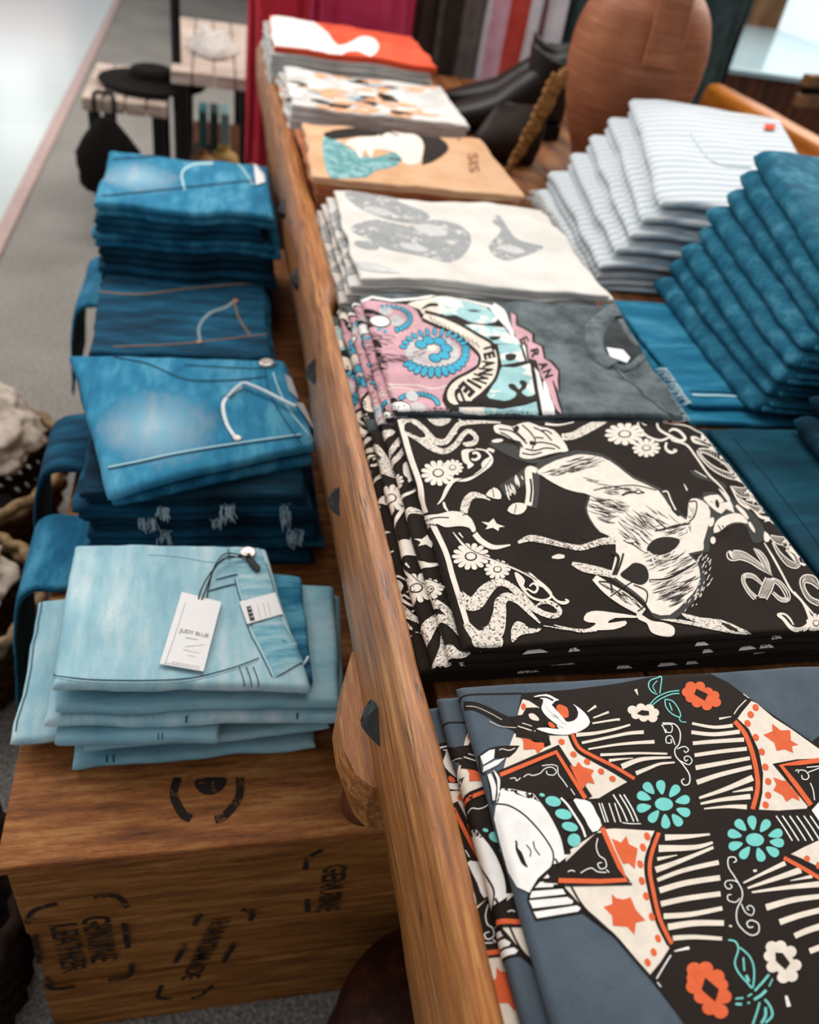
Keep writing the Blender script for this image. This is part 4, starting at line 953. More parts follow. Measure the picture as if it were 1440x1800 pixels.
    hatch(T, 3, PK, [(540, 480), (720, 430), (900, 520), (760, 650), (600, 600)], 1, .6, 60, 40, 7, 5)
    burst(735, 545, 250, 155, 13, -.1, 2.55, 44, 24); burst(735, 530, 250, 150, 13, 3.35, 6.1, 42, 20)
    for (x, y) in ((690, 448), (778, 455), (828, 510), (812, 565), (742, 588), (630, 482)): T.ell(4, K, x, y, 53, 37, .3); T.ell(5, BL, x, y, 45, 30, .3)
    T.ell(5, BO, 716, 508, 38, 22)
    # small portraits and pencil work
    burst(380, 275, 165, 95, 16, -1.9, 1.2, 24, 13); T.ell(4, GW, 350, 215, 56, 38); T.ell(4, GW, 440, 290, 60, 46); T.ell(5, K, 305, 297, 88, 50, .15); T.ell(6, WH, 305, 296, 78, 42, .15); T.line(5, K, [(150, 210, 20), (230, 215, 26), (310, 245, 20), (390, 300, 10)], 20)
    for (x, y) in ((300, 357), (345, 375)): T.ell(5, BL, x, y, 18, 12)
    burst(600, 960, 165, 90, 15, -2.5, -.1, 26, 14, 4)
    T.ell(4, GW, 600, 1000, 72, 62); T.ell(5, K, 470, 975, 86, 50, .2); T.ell(6, WH, 475, 978, 76, 42, .2); T.ell(5, GW, 560, 890, 50, 42, .5); T.ell(6, K, 500, 968, 8, 6); T.ell(6, K, 455, 975, 7, 5); T.line(6, K, [(515, 1010), (520, 1025)], 6)
    for reg, dx, dy, n_, ln in (([(170, 400), (430, 400), (420, 470), (200, 540)], 1, .3, 46, 70), ([(190, 540), (440, 560), (560, 560), (520, 620), (200, 620)], 1, .15, 60, 80), ([(600, 510), (680, 520), (640, 590), (540, 600)], 1, -.5, 18, 40), ([(290, 880), (420, 910), (420, 1050), (300, 1060)], 1, .5, 60, 60), ([(150, 180), (260, 230), (220, 340), (150, 330)], 1, .2, 26, 50), ([(210, 640), (300, 640), (250, 800), (225, 800)], -.3, 1, 14, 60)):
        hatch(T, 5, K, reg, dx, dy, int(n_*.75), ln, 3.4, int(n_+ln))
build_grey(ART_GREY)
T = ART_WHITE.at(420, 0, 2.667)
T.poly(0, 1, [(500, 895), (620, 892), (760, 950), (890, 1005), (860, 1050), (700, 1030), (540, 960)], 3)
T.poly(0, 1, [(520, 1070), (640, 1030), (800, 1060), (920, 1030), (1060, 1070), (1085, 1150), (1000, 1230), (860, 1200), (700, 1170), (600, 1120)], 3)
T.poly(0, 1, [(1170, 1160), (1230, 1080), (1190, 1040), (1220, 1010), (1290, 1110), (1360, 1140), (1430, 1160), (1340, 1200), (1240, 1220)], 3)
for k, (x, y, rx, ry) in enumerate(((650, 990, 70, 18), (760, 1110, 110, 20), (900, 1080, 80, 26), (960, 1170, 60, 22), (1280, 1170, 60, 18), (600, 1150, 60, 18), (820, 1160, 70, 16), (700, 930, 50, 12))): T.ell(1, 1 if k % 2 else 0, x, y, rx, ry, .2)
T.poly(1, 0, [(540, 1240), (620, 1230), (760, 1280), (600, 1270)], 3)
T = ART_TAN.at(420, 0, 2.667)
T.poly(0, 0, [(395, 640), (480, 670), (560, 720), (640, 740), (760, 705), (745, 775), (640, 800), (600, 832), (500, 835), (430, 832), (400, 760)], 2)
T.poly(1, 1, [(395, 625), (520, 600), (660, 605), (760, 600), (860, 605), (940, 645), (985, 690), (950, 735), (860, 775), (870, 690), (840, 650), (700, 640), (560, 640), (440, 655)], 2)
T.poly(2, 2, [(500, 670), (560, 645), (640, 640), (720, 610), (790, 620), (860, 660), (850, 760), (780, 770), (740, 720), (640, 700), (620, 745), (590, 700), (570, 745), (540, 700)], 3)
T.line(3, 1, [(700, 745), (760, 750)], 8); T.line(3, 1, [(660, 640), (700, 620), (750, 640)], 7)
art_text(T, 1, 3, 'SIS', 1100, 765, 90, 48, 1.45); T.line(1, 3, [(1005, 620), (1035, 660)], 9)
T = ART_CORAL.at(420, 0, 2.667)
T.poly(0, 0, [(150, 80), (290, 85), (360, 110), (420, 160), (465, 215), (530, 195), (580, 170), (640, 185), (655, 225), (620, 265), (560, 240), (500, 245), (470, 275), (330, 270), (280, 330), (150, 300)], 2)
# ================================================================== garments
def garment(name, slabs, mats, label, cat, group=None, arts=(), step=.006):
    """slabs: list of (Slab, material index); arts: list of callables(mb) adding print; one mesh with its origin at its base"""
    mb = MB()
    for sl, mi in slabs: sl.mesh(mb, mi, step)
    for f_ in arts: f_(mb)
    o = mb.build(name, mats)
    s0 = slabs[0][0]; c = Vector((s0.o.x+s0.W/2, s0.o.y+s0.D/2, s0.o.z))
    o.data.transform(Matrix.Translation(-c)); o.location = c
    if cat: tag(o, label, cat, group)
    return o
C_BLACK = cotton('black_jersey', '#1c130c', '#251a12', 1500, .9, .15)
C_SLATE = cotton('slate_jersey', '#48535d', '#57636d', 1300)
C_WASH = cotton('washed_grey_jersey', '#3f4648', '#6f7a7d', 1100, mott=26)
C_WHITE = cotton('off_white_jersey', '#d8d2c9', '#e4dfd8', 1100)
C_TAN = cotton('tan_jersey', '#d0a078', '#dfb48e', 1100)
C_RUST = cotton('rust_jersey', '#a9623f', '#bd7650', 1100)
C_CORAL = cotton('coral_jersey', '#d9482c', '#ea5f3e', 1100)
C_PALE = cotton('pale_grey_jersey', '#bdbab6', '#dedbd6', 1100)
I_CREAM = ink('cream_ink', '#e8ddcf', '#241a12', .665, 420)
I_CREAMW = ink('worn_cream_ink', '#e6dbcd', '#241a12', .54, 520)
I_BLACK = ink('black_ink', '#20160f', '#5a4a3c', .69, 600)
I_GREYB = ink('charcoal_ink', '#3b3a36', '#231c18', .6, 300)
I_ORANGE = ink('orange_ink', '#e0653a', '#a8472a', .70, 300)
I_TURQ = ink('turquoise_ink', '#79cfc6', '#4aa59d', .68, 300)
I_BONE = ink('bone_ink', '#e9dccb', '#b9aa98', .66, 400)
I_WHITE = ink('white_ink', '#f2efe9', '#c9c5be', .68, 400)
I_PINK = ink('pink_ink', '#cfa0a8', '#ab7a82', .64, 300)
I_AQUA = ink('aqua_ink', '#9fc9cb', '#e9e5da', .5, 22)
I_BLUE = ink('blue_ink', '#3fa6c4', '#2b7f9c', .62, 300)
I_GREYW = ink('pale_grey_ink', '#c9c7c6', '#6a6462', .60, 300)

# ---- slate shirts in front -------------------------------------------------
def lean_l(amt, x1):
    return lambda X, Y: -amt*max(0, 1-X/x1)**2
def stack(prefix, base, n_, W, D, T, edges, y0, ztop0, lean=None, **kw):
    """slabs from the bottom up; edges = left edge x of each"""
    out = []
    for i in range(n_):
        k = (i+1)/n_
        ln = (lambda X, Y, k=k: lean(X, Y)*k) if lean else None
        dy = kw.get('dy', [0]*n_)[i]; dD = kw.get('dD', [0]*n_)[i]; dW = kw.get('dW', [0]*n_)[i]
        out.append(Slab(edges[i], y0+dy, base+i*T*1.005, W+dW, D+dD, T, kw.get('rot', 0)+kw.get('drot', [0]*n_)[i], seed=kw.get('seed', 1)*7+i*3.3,
                        lean=ln, wav=kw.get('wav', .0008), edge=kw.get('edge', .003), wfreq=kw.get('wf', 7), rsk=kw.get('rsk', 0), lsk=kw.get('lsk', 0)))
    return out
lab_pos = {'lady': ['undermost', 'second from the bottom', 'topmost, its whole print in view']}
LADY_M = [C_SLATE, I_BLACK, I_BONE, I_ORANGE, I_TURQ, I_WHITE]
sl = stack('lady', BED+.0005, 3, .33, .315, .0100, [.1365, .147, .1585], .018, 0, seed=2, edge=.0016, wav=.0009, wf=8)
resL = None
for i in (2, 1, 0):
    def pr(mb, i=i):
        global resL
        if i == 2: resL = apply_art(mb, sl[2], ART_LADY, 1)
        else:
            front = sl[i+1].o.x-sl[i].o.x
            put_art(mb, sl[i], resL, 1, ds=(-.012, -.020)[1-i] if False else {1: .026, 0: .047}[i], dv={1: .012, 0: .02}[i], smax=front+.012)
    garment('folded_tshirt', [(sl[i], 0)], LADY_M,
            {2: 'topmost slate blue folded t-shirt with full mirrored queen print and orange stars',
             1: 'slate blue folded t-shirt directly under the topmost queen print shirt',
             0: 'lowest slate blue folded t-shirt of the nearest stack, beside the rail'}[i],
            't-shirt', 'slate blue shirts in the nearest stack', [pr])
# ---- black rodeo shirts -----------------------------------------------------
BLK_M = [C_BLACK, I_CREAM, I_CREAMW, I_BLACK, I_GREYB]
sb = stack('black', BED+.0005, 5, .326, .293, .0070, [.1345, .1395, .1475, .158, .170], .358, 0, seed=5, edge=.0022, wav=.0009, wf=8, dW=[.02, .016, .01, .004, 0], dy=[0, .001, -.001, .001, .003])
resB = None
names_b = {4: 'topmost black folded t-shirt with the bucking animal and 78 lettering in full view', 3: 'black folded t-shirt second from the top, showing a star on its left fold',
           2: 'black folded t-shirt in the middle of the rodeo print stack', 1: 'black folded t-shirt second from the bottom of the rodeo print stack',
           0: 'lowest black folded t-shirt, lying on the planks beside the rail'}
for i in (4, 3, 2, 1, 0):
    def pr(mb, i=i):
        global resB
        if i == 4: resB = apply_art(mb, sb[4], ART_BLACK, 1)
        else:
            front = sb[i+1].o.x-sb[i].o.x
            put_art(mb, sb[i], resB, 1, ds={3: .045, 2: .022, 1: .06, 0: .03}[i], dv={3: .01, 2: .016, 1: -.02, 0: .0}[i], smax=front+.012)
            put_art(mb, sb[i], ART_FRONT(sb[i], i), 1, off=.0004)
    garment('folded_tshirt', [(sb[i], 0)], BLK_M, names_b[i], 't-shirt', 'black rodeo print shirts', [pr])
# ---- washed grey band shirts --------------------------------------------------
GRY_M = [C_WASH, I_BLACK, I_WHITE, I_PINK, I_AQUA, I_BLUE, I_BONE, I_GREYW]
sg = stack('grey', BED+.0005, 5, .300, .262, .0082, [.1385, .147, .155, .1625, .171], .657, 0, seed=9, edge=.003, wav=.0026, wf=15, dW=[.0, .0, .0, .0, .012], rsk=.026)
resG = None
names_g = {4: 'topmost washed grey folded t-shirt with pink print and round neckline', 3: 'washed grey folded t-shirt just under the neckline one',
           2: 'washed grey folded t-shirt in the middle of the pink print stack', 1: 'washed grey folded t-shirt second from the bottom of the pink print stack',
           0: 'lowest washed grey folded t-shirt, plain charcoal fold against the rail'}
for i in (4, 3, 2, 1, 0):
    def pr(mb, i=i):
        global resG
        if i == 4: resG = apply_art(mb, sg[4], ART_GREY, 1)
        else:
            front = sg[i+1].o.x-sg[i].o.x
            put_art(mb, sg[i], resG, 1, ds={3: .010, 2: .02, 1: .055, 0: .085}[i], dv={3: .004, 2: .01, 1: -.02, 0: .03}[i], smax=front+.012)
    o = garment('folded_tshirt', [(sg[i], 0)], GRY_M, names_g[i], 't-shirt', 'washed grey print shirts', [pr], step=.005)
    if i == 4: grey_top = o
# neckline of the top grey shirt (ribbed collar, dark opening, printed neck tab)
def ring_on(mb, slab, pts, wd, h, mi=0, k=8, closed=False, lift=0.0005):
    """a raised rounded band lying on a slab along a path of pixels"""
    L = smooth_line([slab.inv(*p) for p in pts], k, closed)
    rows = []
    for i in range(len(L)):
        a_, b_ = L[max(i-1, 0)], L[min(i+1, len(L)-1)]
        dx, dy = b_[0]-a_[0], b_[1]-a_[1]; l = math.hypot(dx, dy) or 1; nx, ny = -dy/l, dx/l
        ww = wd(i/(len(L)-1)) if callable(wd) else wd
        row = []
        for j in range(9):
            t = -1+2*j/8
            u, v = L[i][0]+nx*t*ww/2, L[i][1]+ny*t*ww/2
            row.append(slab.w(min(max(u, slab.R), slab.W-slab.R), min(max(v, .001), slab.D-.001), lift+h*(1-t*t)**.5))
        rows.append(row)
    mb.grid(rows, mi)
RIB = cotton('ribbed_grey_collar', '#4a5254', '#747d7f', 700, mott=60)
def child_world(mb, name, mats, parent, **kw):
    o = mb.build(name, mats); o.parent = parent; o.matrix_parent_inverse = Matrix.Translation(-parent.location)
    for k, v in kw.items(): o[k] = v
    return o
mb = MB()
ring_on(mb, sg[4], [(1120, 548), (1098, 538), (1070, 546), (1050, 568), (1044, 600), (1054, 628), (1078, 644)], .021, .0028)
ring_on(mb, sg[4], [(1078, 642), (1104, 648), (1126, 630), (1132, 596), (1122, 552)], .010, .002)
child_world(mb, 'ribbed_collar', [RIB], grey_top)
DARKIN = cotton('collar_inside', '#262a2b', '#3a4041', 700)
A = Art(); A.poly(0, 0, [(1106, 552), (1080, 560), (1064, 582), (1061, 606), (1070, 628), (1090, 640), (1114, 632), (1122, 600), (1118, 565)], 4)
mb = MB(); apply_art(mb, sg[4], A, 0, off=.0009); child_world(mb, 'neck_opening', [DARKIN], grey_top)
PAPER = plain('white_card', '#e9e6e4', .6, .3, noise_amt=.05)
def plate(mb, slab, pts, h, lift=.0006, mi=0):
    uv = [slab.inv(*p) for p in pts]; m_ = [slab.w(u, v, lift) for u, v in uv]; t_ = [slab.w(u, v, lift+h) for u, v in uv]
    k = len(pts); mb.add(m_+t_, [tuple(range(k))[::-1], tuple(range(k, 2*k))]+[(i, (i+1) % k, k+(i+1) % k, k+i) for i in range(k)], mi, False)
mb = MB(); plate(mb, sg[4], [(1066, 614), (1094, 618), (1106, 632), (1101, 641), (1072, 630)], .0012, .0016)
child_world(mb, 'neck_label', [PAPER], grey_top, label='white neck label')
# shoulder seam
mb = MB(); ring_on(mb, sg[4], [(1082, 646), (1120, 680), (1140, 700), (1165, 720), (1185, 735)], .004, .0012)
child_world(mb, 'shoulder_seam', [RIB], grey_top)

# ---- off white shirts ---------------------------------------------------------
def art_blobs(z_, slab_w, slab_d): pass
WHT_M = [C_WHITE, I_GREYW, ink('faded_grey_ink', '#9a9c9c', '#cfcac1', .56, 60)]
sw = stack('white', BED+.0005, 5, .345, .31, .0105, [.150, .153, .158, .162, .168], .93, 0, seed=14, edge=.005, wav=.0034, wf=9, drot=[0, .01, 0, -.01, -.02], dW=[0, -.01, 0, -.02, -.01])
names_w = {4: 'topmost off-white folded t-shirt with faded grey cloudy print', 3: 'off-white folded t-shirt just below the one with the faded grey print on show',
           2: 'off-white folded t-shirt in the middle of the pale stack', 1: 'off-white folded t-shirt second from the bottom of the pale stack', 0: 'lowest off-white folded t-shirt resting on the planks'}
def plies(s, n_, seed=0, inset=.004, dx=0):
    T = s.T/n_; out = []
    for k in range(n_):
        r = random.Random(seed*31+k)
        out.append((Slab(s.o.x+r.uniform(0, inset)*(k < n_-1), s.o.y+r.uniform(0, inset)*(k < n_-1), s.o.z+k*T, s.W-r.uniform(0, inset*2)-dx*(n_-1-k), s.D-r.uniform(0, inset), T*.995, s.rot, s.seed+k*.13, s.lean, s.wav, s.edge, s.skew, s.wf, s.taper, s.bow, s.puff, None, s.rsk, s.lsk, s.hang, None, s.wedge), 0))
    return out
for i in (4, 3, 2, 1, 0):
    pl = plies(sw[i], 2, i)
    def pr(mb, i=i, pl=pl):
        top = pl[-1][0]
        if i == 4: apply_art(mb, top, ART_WHITE, 1, L=.006)
        else:
            A = [(0, 1, [((-.008, .03+.05*k), (.02, .03+.05*k), (.012, .065+.05*k)) for k in range(5)]), (0, 1, [((-.006, .02+.09*k), (.03, .045+.09*k), (.002, .05+.09*k)) for k in range(3)])]
            put_art(mb, top, A, 1, L=.006, smax=.03)
    garment('folded_tshirt', pl, WHT_M, names_w[i], 't-shirt', 'off-white shirts', [pr], step=.008)
# ---- tan shirts ---------------------------------------------------------------
TAN_M = [C_TAN, ink('teal_wash_ink', '#5d9498', '#8fb6b5', .5, 60), I_BLACK, I_CREAM, ink('brown_ink', '#8a5a3c')]
tz = BED+.0005
stn = stack('tan', tz, 5, .335, .30, .0125, [.150, .151, .150, .149, .146], 1.262, 0, seed=21, edge=.006, wav=.0025, wf=8, drot=[0, .01, -.01, .02, -.02], dW=[0, -.02, 0, -.01, .0])
for i in range(5):
    pl = plies(stn[i], 2, i+9)
    def pr(mb, i=i, pl=pl):
        if i == 4: apply_art(mb, pl[-1][0], ART_TAN, 1, L=.008)
    garment('folded_tshirt', pl, TAN_M if i == 4 else [C_RUST]+TAN_M[1:],
            ['lowest rust-orange folded t-shirt beneath the tan portrait shirt', 'rust-orange folded t-shirt second from the bottom beneath the tan portrait shirt', 'rust-orange folded t-shirt in the middle beneath the tan portrait shirt',
             'rust-orange folded t-shirt directly beneath the tan portrait shirt', 'tan folded t-shirt with dark-haired portrait and teal print, behind the off-white stack'][i], 't-shirt', 'tan and rust shirts', [pr], step=.009)
# ---- patterned orange and white shirts -------------------------------------------
P5_M = [C_PALE, I_WHITE, ink('peach_ink', '#dda077', '#e9c9a8', .55, 80), I_BLACK, ink('dusty_blue_ink', '#7f98a6')]
s5 = stack('mixed', BED+.0005, 6, .335, .30, .0125, [.135, .137, .136, .134, .137, .139], 1.60, 0, seed=31, edge=.006, wav=.003, wf=9, drot=[0, .01, -.01, .02, 0, -.02])
for i in range(6):
    pl = plies(s5[i], 2, i+19)
    def pr(mb, i=i, pl=pl):
        r = random.Random(40+i); A = Art(); items = []
        top = pl[-1][0]
        for k in range(70 if i == 5 else 14):
            u = r.uniform(0, .31) if i == 5 else r.uniform(-.012, .02); v = r.uniform(.01, .29)
            pts = [(u+r.uniform(.6, 1.2)*.022*math.cos(t*PI/4), v+r.uniform(.5, 1.1)*.018*math.sin(t*PI/4)) for t in range(8)]
            items.append((k % 5, r.choice([0, 1, 1, 1, 1, 1, 0, 0, 2, 3]), tess(smooth_line(pts, 3, True))))
        put_art(mb, top, items, 1, L=.009)
    garment('folded_tshirt', pl, P5_M, ['undermost pale folded t-shirt of the peach and white patterned stack', 'pale patterned folded t-shirt second from the bottom, behind the tan portrait shirt', 'pale patterned folded t-shirt third from the bottom, behind the tan portrait shirt',
             'pale patterned folded t-shirt third from the top, behind the tan portrait shirt', 'pale patterned folded t-shirt just under the topmost peach-patterned one', 'topmost peach and white patterned folded t-shirt behind the tan portrait shirt'][i], 't-shirt', 'peach and white patterned shirts', [pr], step=.01)
# ---- coral shirts at the far end ---------------------------------------------------
s6 = stack('coral', BED+.0005, 8, .35, .33, .0135, [.115, .118, .116, .120, .117, .118, .120, .124], 1.93, 0, seed=41, edge=.006, wav=.0025, wf=9, drot=[0, .01, -.01, .02, 0, -.01, .01, -.02])
for i in range(8):
    pl = plies(s6[i], 2, i+29)
    def pr(mb, i=i, pl=pl):
        top = pl[-1][0]
        if i == 7: apply_art(mb, top, ART_CORAL, 1, L=.01)
        items = []
        r = random.Random(70+i)
        for k in range(9):
            v = .02+.034*k+r.uniform(-.006, .006)
            items.append((0, 1, [((-.010, v), (.012, v), (.012, v+.012)), ((-.010, v), (.012, v+.012), (-.010, v+.010))]))
        if i < 7: put_art(mb, top, items, 1, L=.009)
    nm = ['lowest', 'second from the bottom', 'third from the bottom', 'fourth from the bottom', 'fifth from the bottom', 'third from the top', 'second from the top']
    garment('folded_tshirt', pl, [C_PALE if i < 7 else C_CORAL, I_BLACK if i < 7 else I_WHITE],
            ('pale grey black-striped folded t-shirt, %s, in the farthest stack' % nm[i]) if i < 7 else 'coral red folded t-shirt with white print on top of the farthest stack', 't-shirt', 'shirts of the farthest stack', [pr], step=.011)

# ================================================================== jeans on the crates
D_LIGHT = denim('light_denim', '#83b4c4', '#a6cdd7', '#d2e4e6', 7, 0, (.30, .70), 1000, (5, 1.2, 3))
D_LIGHT2 = denim('light_denim_underside', '#6fa3b6', '#90bdca', '#b2d2d9', 7, 0, (.30, .70), 1000, (1.5, 4, 3))
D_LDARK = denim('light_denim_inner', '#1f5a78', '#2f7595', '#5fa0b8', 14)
D_MID = denim('mid_denim', '#12506f', '#216c8f', '#4a93b1', 8, 0, (.32, .68), 900, (4, 1.5, 3))
D_FADE = denim('faded_mid_denim', '#1b6387', '#2f80a3', '#5ba3bf', 7, 0, (.3, .7), 900, (5.0, 1.4, 3), (-.085, .0, .13, .17, '#cfe2e6'))
D_DARK = denim('dark_denim', '#0c2c3e', '#134660', '#1f6280', 9)
D_DEEP = denim('deep_dark_denim', '#0a202c', '#0e3244', '#174a62', 9)
D_TEAL = denim('teal_denim', '#124a60', '#236a85', '#5294ab', 42, 0, (.28, .74), 600, (1, 1, 1))
THREAD_L = plain('pale_seam_thread', '#a9cdd4', .8, .2, noise_amt=.1)
THREAD_D = plain('dark_seam_thread', '#123a50', .8, .2, noise_amt=.1)
THREAD_W = plain('white_seam_cord', '#d7dfe2', .8, .2, noise_amt=.1)
THREAD_C = plain('copper_seam_thread', '#8a6a4d', .8, .2, noise_amt=.1)
COPPER = plain('copper_rivet', '#c98f72', .3, .6, .7, .15)
METAL = plain('brushed_button_metal', '#d9d0c8', .28, .6, .6, .1)
CZT = CT+.0005
GJ = 'jeans of the palest stack'
# bottom pair: reaches the left edge of the crate
def jeans(slabs, mats, label, group, arts=(), name='folded_jeans', step=.006): return garment(name, slabs, mats, label, 'jeans', group, arts, step)
def pq(z, *c): return [tuple(P(x, y, z)[:2]) for x, y in c]
def QS(z, T, q, seed, wav=.0012, edge=.003, W=.24, D=.2, wf=11):
    """slab whose top outline is given by four seen corners: front left, front right, back right, back left"""
    qq = pq(z+T, *q); return Slab(qq[0][0], qq[0][1], z, W, D, T, 0, seed, None, wav, edge, quad=qq, wfreq=wf)
j0 = [(QS(CZT, .013, ((150, 1352), (590, 1338), (590, 1110), (165, 1120)), 3), 1),
      (QS(CZT+.0132, .0125, ((6, 1308), (498, 1300), (520, 1090), (84, 1098)), 4.2), 0),
      (QS(CZT+.0260, .0125, ((60, 1318), (604, 1318), (598, 1085), (120, 1080)), 5.2), 1)]
def jeans(slabs, mats, label, group, arts=(), name='folded_jeans', step=.006): return garment(name, slabs, mats, label, 'jeans', group, arts, step)
j0 = [(Slab(-.128, .468, CZT, .224, .190, .012, .02, 3, None, .0010, .004), 1),
      (Slab(-.182, .490, CZT+.0125, .255, .18, .011, .02, 4.2, None, .0016, .004), 0), (Slab(-.118, .470, CZT+.0245, .226, .195, .011, .02, 5.2, None, .0018, .004), 1)]
def seam_u(slab, us, v0, v1, ci=2, wd=.0013):
    def f(mb):
        A = Art()
        for u in us: A.line(1, ci, [(u, v0+(v1-v0)*k/6) for k in range(7)], wd)
        put_art(mb, slab, A.items, 0, L=.006, off=.0007)
    return f
def seam_front(slab, us, ci=2, wd=.0013, l=.006):
    """short stitch lines wrapping over the front fold"""
    return seam_u(slab, us, .0008, l, ci, wd)
jeans(j0, [D_LIGHT, D_LIGHT2, THREAD_D], 'lowest pale blue folded jeans lying directly on the stencilled crate', GJ, [seam_front(j0[0][0], (.03, .036)), seam_u(j0[1][0], (.0045,), .01, .19, 2, .001)])
j1 = [(QS(CZT+.0388, .0125, ((95, 1300), (385, 1296), (400, 1080), (130, 1075)), 6), 1), (QS(CZT+.0516, .0125, ((75, 1268), (604, 1262), (597, 1046), (118, 1040)), 7), 0)]
jm = jeans(j1, [D_LIGHT, D_LIGHT2, THREAD_D, D_LDARK], 'pale blue folded jeans in the middle, between the tagged pair and the lowest pair', GJ, [seam_front(j1[0][0], (.150, .156)), seam_front(j1[1][0], (.11, .2))])
jt = [(QS(CZT+.0644, .0125, ((95, 1244), (600, 1234), (588, 1030), (125, 1010)), 8), 1),
      (QS(CZT+.0772, .0085, ((200, 1212), (549, 1196), (530, 1012), (200, 985)), 9), 3),
      (QS(CZT+.0860, .0125, ((88, 1202), (548, 1208), (466, 962), (128, 952)), 10, .0016), 0)]
JT = jt[2][0]
def art_jt(mb):
    A = Art().at(260, 940, 4)
    # side seam, waistband lines, pocket opening, belt loop lines
    A.line(1, 2, [(-680, 990), (-400, 1020), (0, 1026), (300, 1010), (520, 960), (650, 920), (780, 870)], 7)
    A.line(1, 4, [(-680, 1000), (-400, 1032), (0, 1038), (300, 1022), (520, 972), (650, 932), (780, 882)], 6)
    A.line(1, 4, [(625, 310), (645, 400), (670, 480), (700, 600), (740, 710), (790, 800), (890, 1005)], 12)
    A.line(2, 2, [(612, 312), (632, 402), (656, 482), (686, 602), (726, 715), (776, 806), (874, 1005)], 6)
    A.line(1, 2, [(430, 400), (520, 375), (620, 350)], 7); A.line(1, 4, [(432, 386), (520, 360), (618, 335)], 8)
    A.line(1, 2, [(480, 320), (600, 290), (740, 262)], 6); A.line(1, 4, [(480, 308), (600, 276), (740, 250)], 8)
    for x0 in (640, 690, 740):
        A.line(1, 2, [(x0, 930), (x0+30, 1010), (x0+40, 1075)], 6); A.line(1, 4, [(x0-9, 932), (x0+21, 1012), (x0+31, 1075)], 5)
    A.line(1, 4, [(815, 190), (850, 300), (880, 420), (945, 590), (1010, 720), (1120, 900)], 10)
    A.line(1, 2, [(830, 200), (862, 300), (892, 418)], 5)
    A.line(1, 4, [(0, 140), (200, 150), (420, 190), (560, 190)], 6)
    A.line(1, 2, [(565, 100), (575, 180)], 6)
    apply_art(mb, JT, A, 0, L=.005, off=.0006)
jtop = jeans(jt, [D_LIGHT, D_LIGHT2, THREAD_D, D_LDARK, THREAD_L], 'topmost pale blue folded jeans with white hang tag, waistband and button showing', GJ, [art_jt], step=.004)
# waistband as a raised band, button, tab, tags
mb = MB()
L1 = [(578, 95), (600, 180), (632, 310), (680, 480), (735, 660), (800, 800), (900, 1005)]
L2 = [(800, 105), (845, 250), (885, 400), (940, 575), (1003, 715), (1060, 800), (1118, 905)]
c_ = [(260+(a_[0]+b_[0])/8, 940+(a_[1]+b_[1])/8) for a_, b_ in zip(L1, L2)]
def band(mb, slab, LA, LB, h, lift, mi=0, k=6, o=(260, 940, 4)):
    A_ = smooth_line([(o[0]+p[0]/o[2], o[1]+p[1]/o[2]) for p in LA], k); B_ = smooth_line([(o[0]+p[0]/o[2], o[1]+p[1]/o[2]) for p in LB], k)
    rows = []
    for p, q in zip(A_, B_):
        ua = slab.inv(*p); ub = slab.inv(*q); row = []
        for j in range(11):
            t = j/10; hh = h*min(1, (1-abs(2*t-1))*5)**.5
            row.append(slab.w(min(ua[0]+(ub[0]-ua[0])*t, slab.W+slab.R*.2), min(max(ua[1]+(ub[1]-ua[1])*t, .002), slab.D-.002), lift+hh))
        rows.append(row)
    mb.grid(rows, mi)
band(mb, JT, L1, L2, .0016, .0002)
wb_ = child_world(mb, 'waistband', [denim('waistband_denim', '#4f93ad', '#86bac8', '#bcd8dd', 16)], jtop)
def disc_on(mb, slab, px, py, r, h, mi=0, lift=.001, n_=20):
    u, v = slab.inv(px, py); c = slab.w(u, v, lift); up = (slab.w(u, v, lift+.01)-c).normalized()
    m_ = up.to_track_quat('Z', 'Y').to_matrix().to_4x4()
    mb.lathe([(r, 0), (r, h*.6), (r*.85, h), (r*.6, h*.8), (0, h*.85)], c, n_, mi, m_)
mb = MB(); disc_on(mb, JT, 436, 976, .0085, .004, lift=.002); sub(child_world(mb, 'button', [METAL], jtop, label='silvery waist button'), wb_)
# cord and black tab tied to the button
BLK = plain('black_cord', '#16120f', .6, .3, noise_amt=.1)
def on(slab, px, py, l): u, v = slab.inv(px, py); return slab.w(u, v, l)
def cord(pts, r, name, mat, parent, lab=None, slab=None, n_=6):
    mb = MB(); L = smooth_line([tuple(on(slab, x, y, l)) for x, y, l in pts], 6); mb.tube(L, r, n_)
    kw = {'label': lab} if lab else {}
    return child_world(mb, name, [mat], parent, **kw)
cord([(349, 1066, .001), (352, 1050, .006), (368, 1022, .010), (392, 996, .009), (415, 986, .006), (438, 984, .006)], .0008, 'tag_cord', BLK, jtop, 'thin black cord', JT)
cord([(350, 1066, .001), (362, 1048, .008), (366, 1036, .009), (380, 1004, .012), (402, 984, .010), (440, 988, .006)], .0008, 'tag_cord', BLK, jtop, 'thin black cord', JT)
cord([(364, 1052, .001), (368, 1036, .007), (376, 1012, .009), (400, 992, .012), (430, 992, .008)], .0007, 'tag_cord', BLK, jtop, 'thin black cord', JT)
mb = MB(); plate(mb, JT, [(437, 978), (446, 990), (458, 1004), (450, 1010), (440, 1000), (432, 988)], .002, .004); child_world(mb, 'cord_bow', [BLK], jtop, label='black knot of the tag cord')
TAGC = [(320, 1045), (389, 1063), (358, 1185), (281, 1172)]
mb = MB(); plate(mb, JT, TAGC, .0006, .0035, 0)
TINK = plain('grey_tag_lettering', '#8b8784', .7, .2, noise_amt=.1)
A = Art()
art_text(A, 0, 1, 'JUDY BLUE', 341, 1114, 52, 8.5, .20)
for k_ in range(9): A.line(0, 1, [(303+k_*5.6, 1163+k_*1.0), (306+k_*5.6, 1166+k_*1.0)], 1.1)
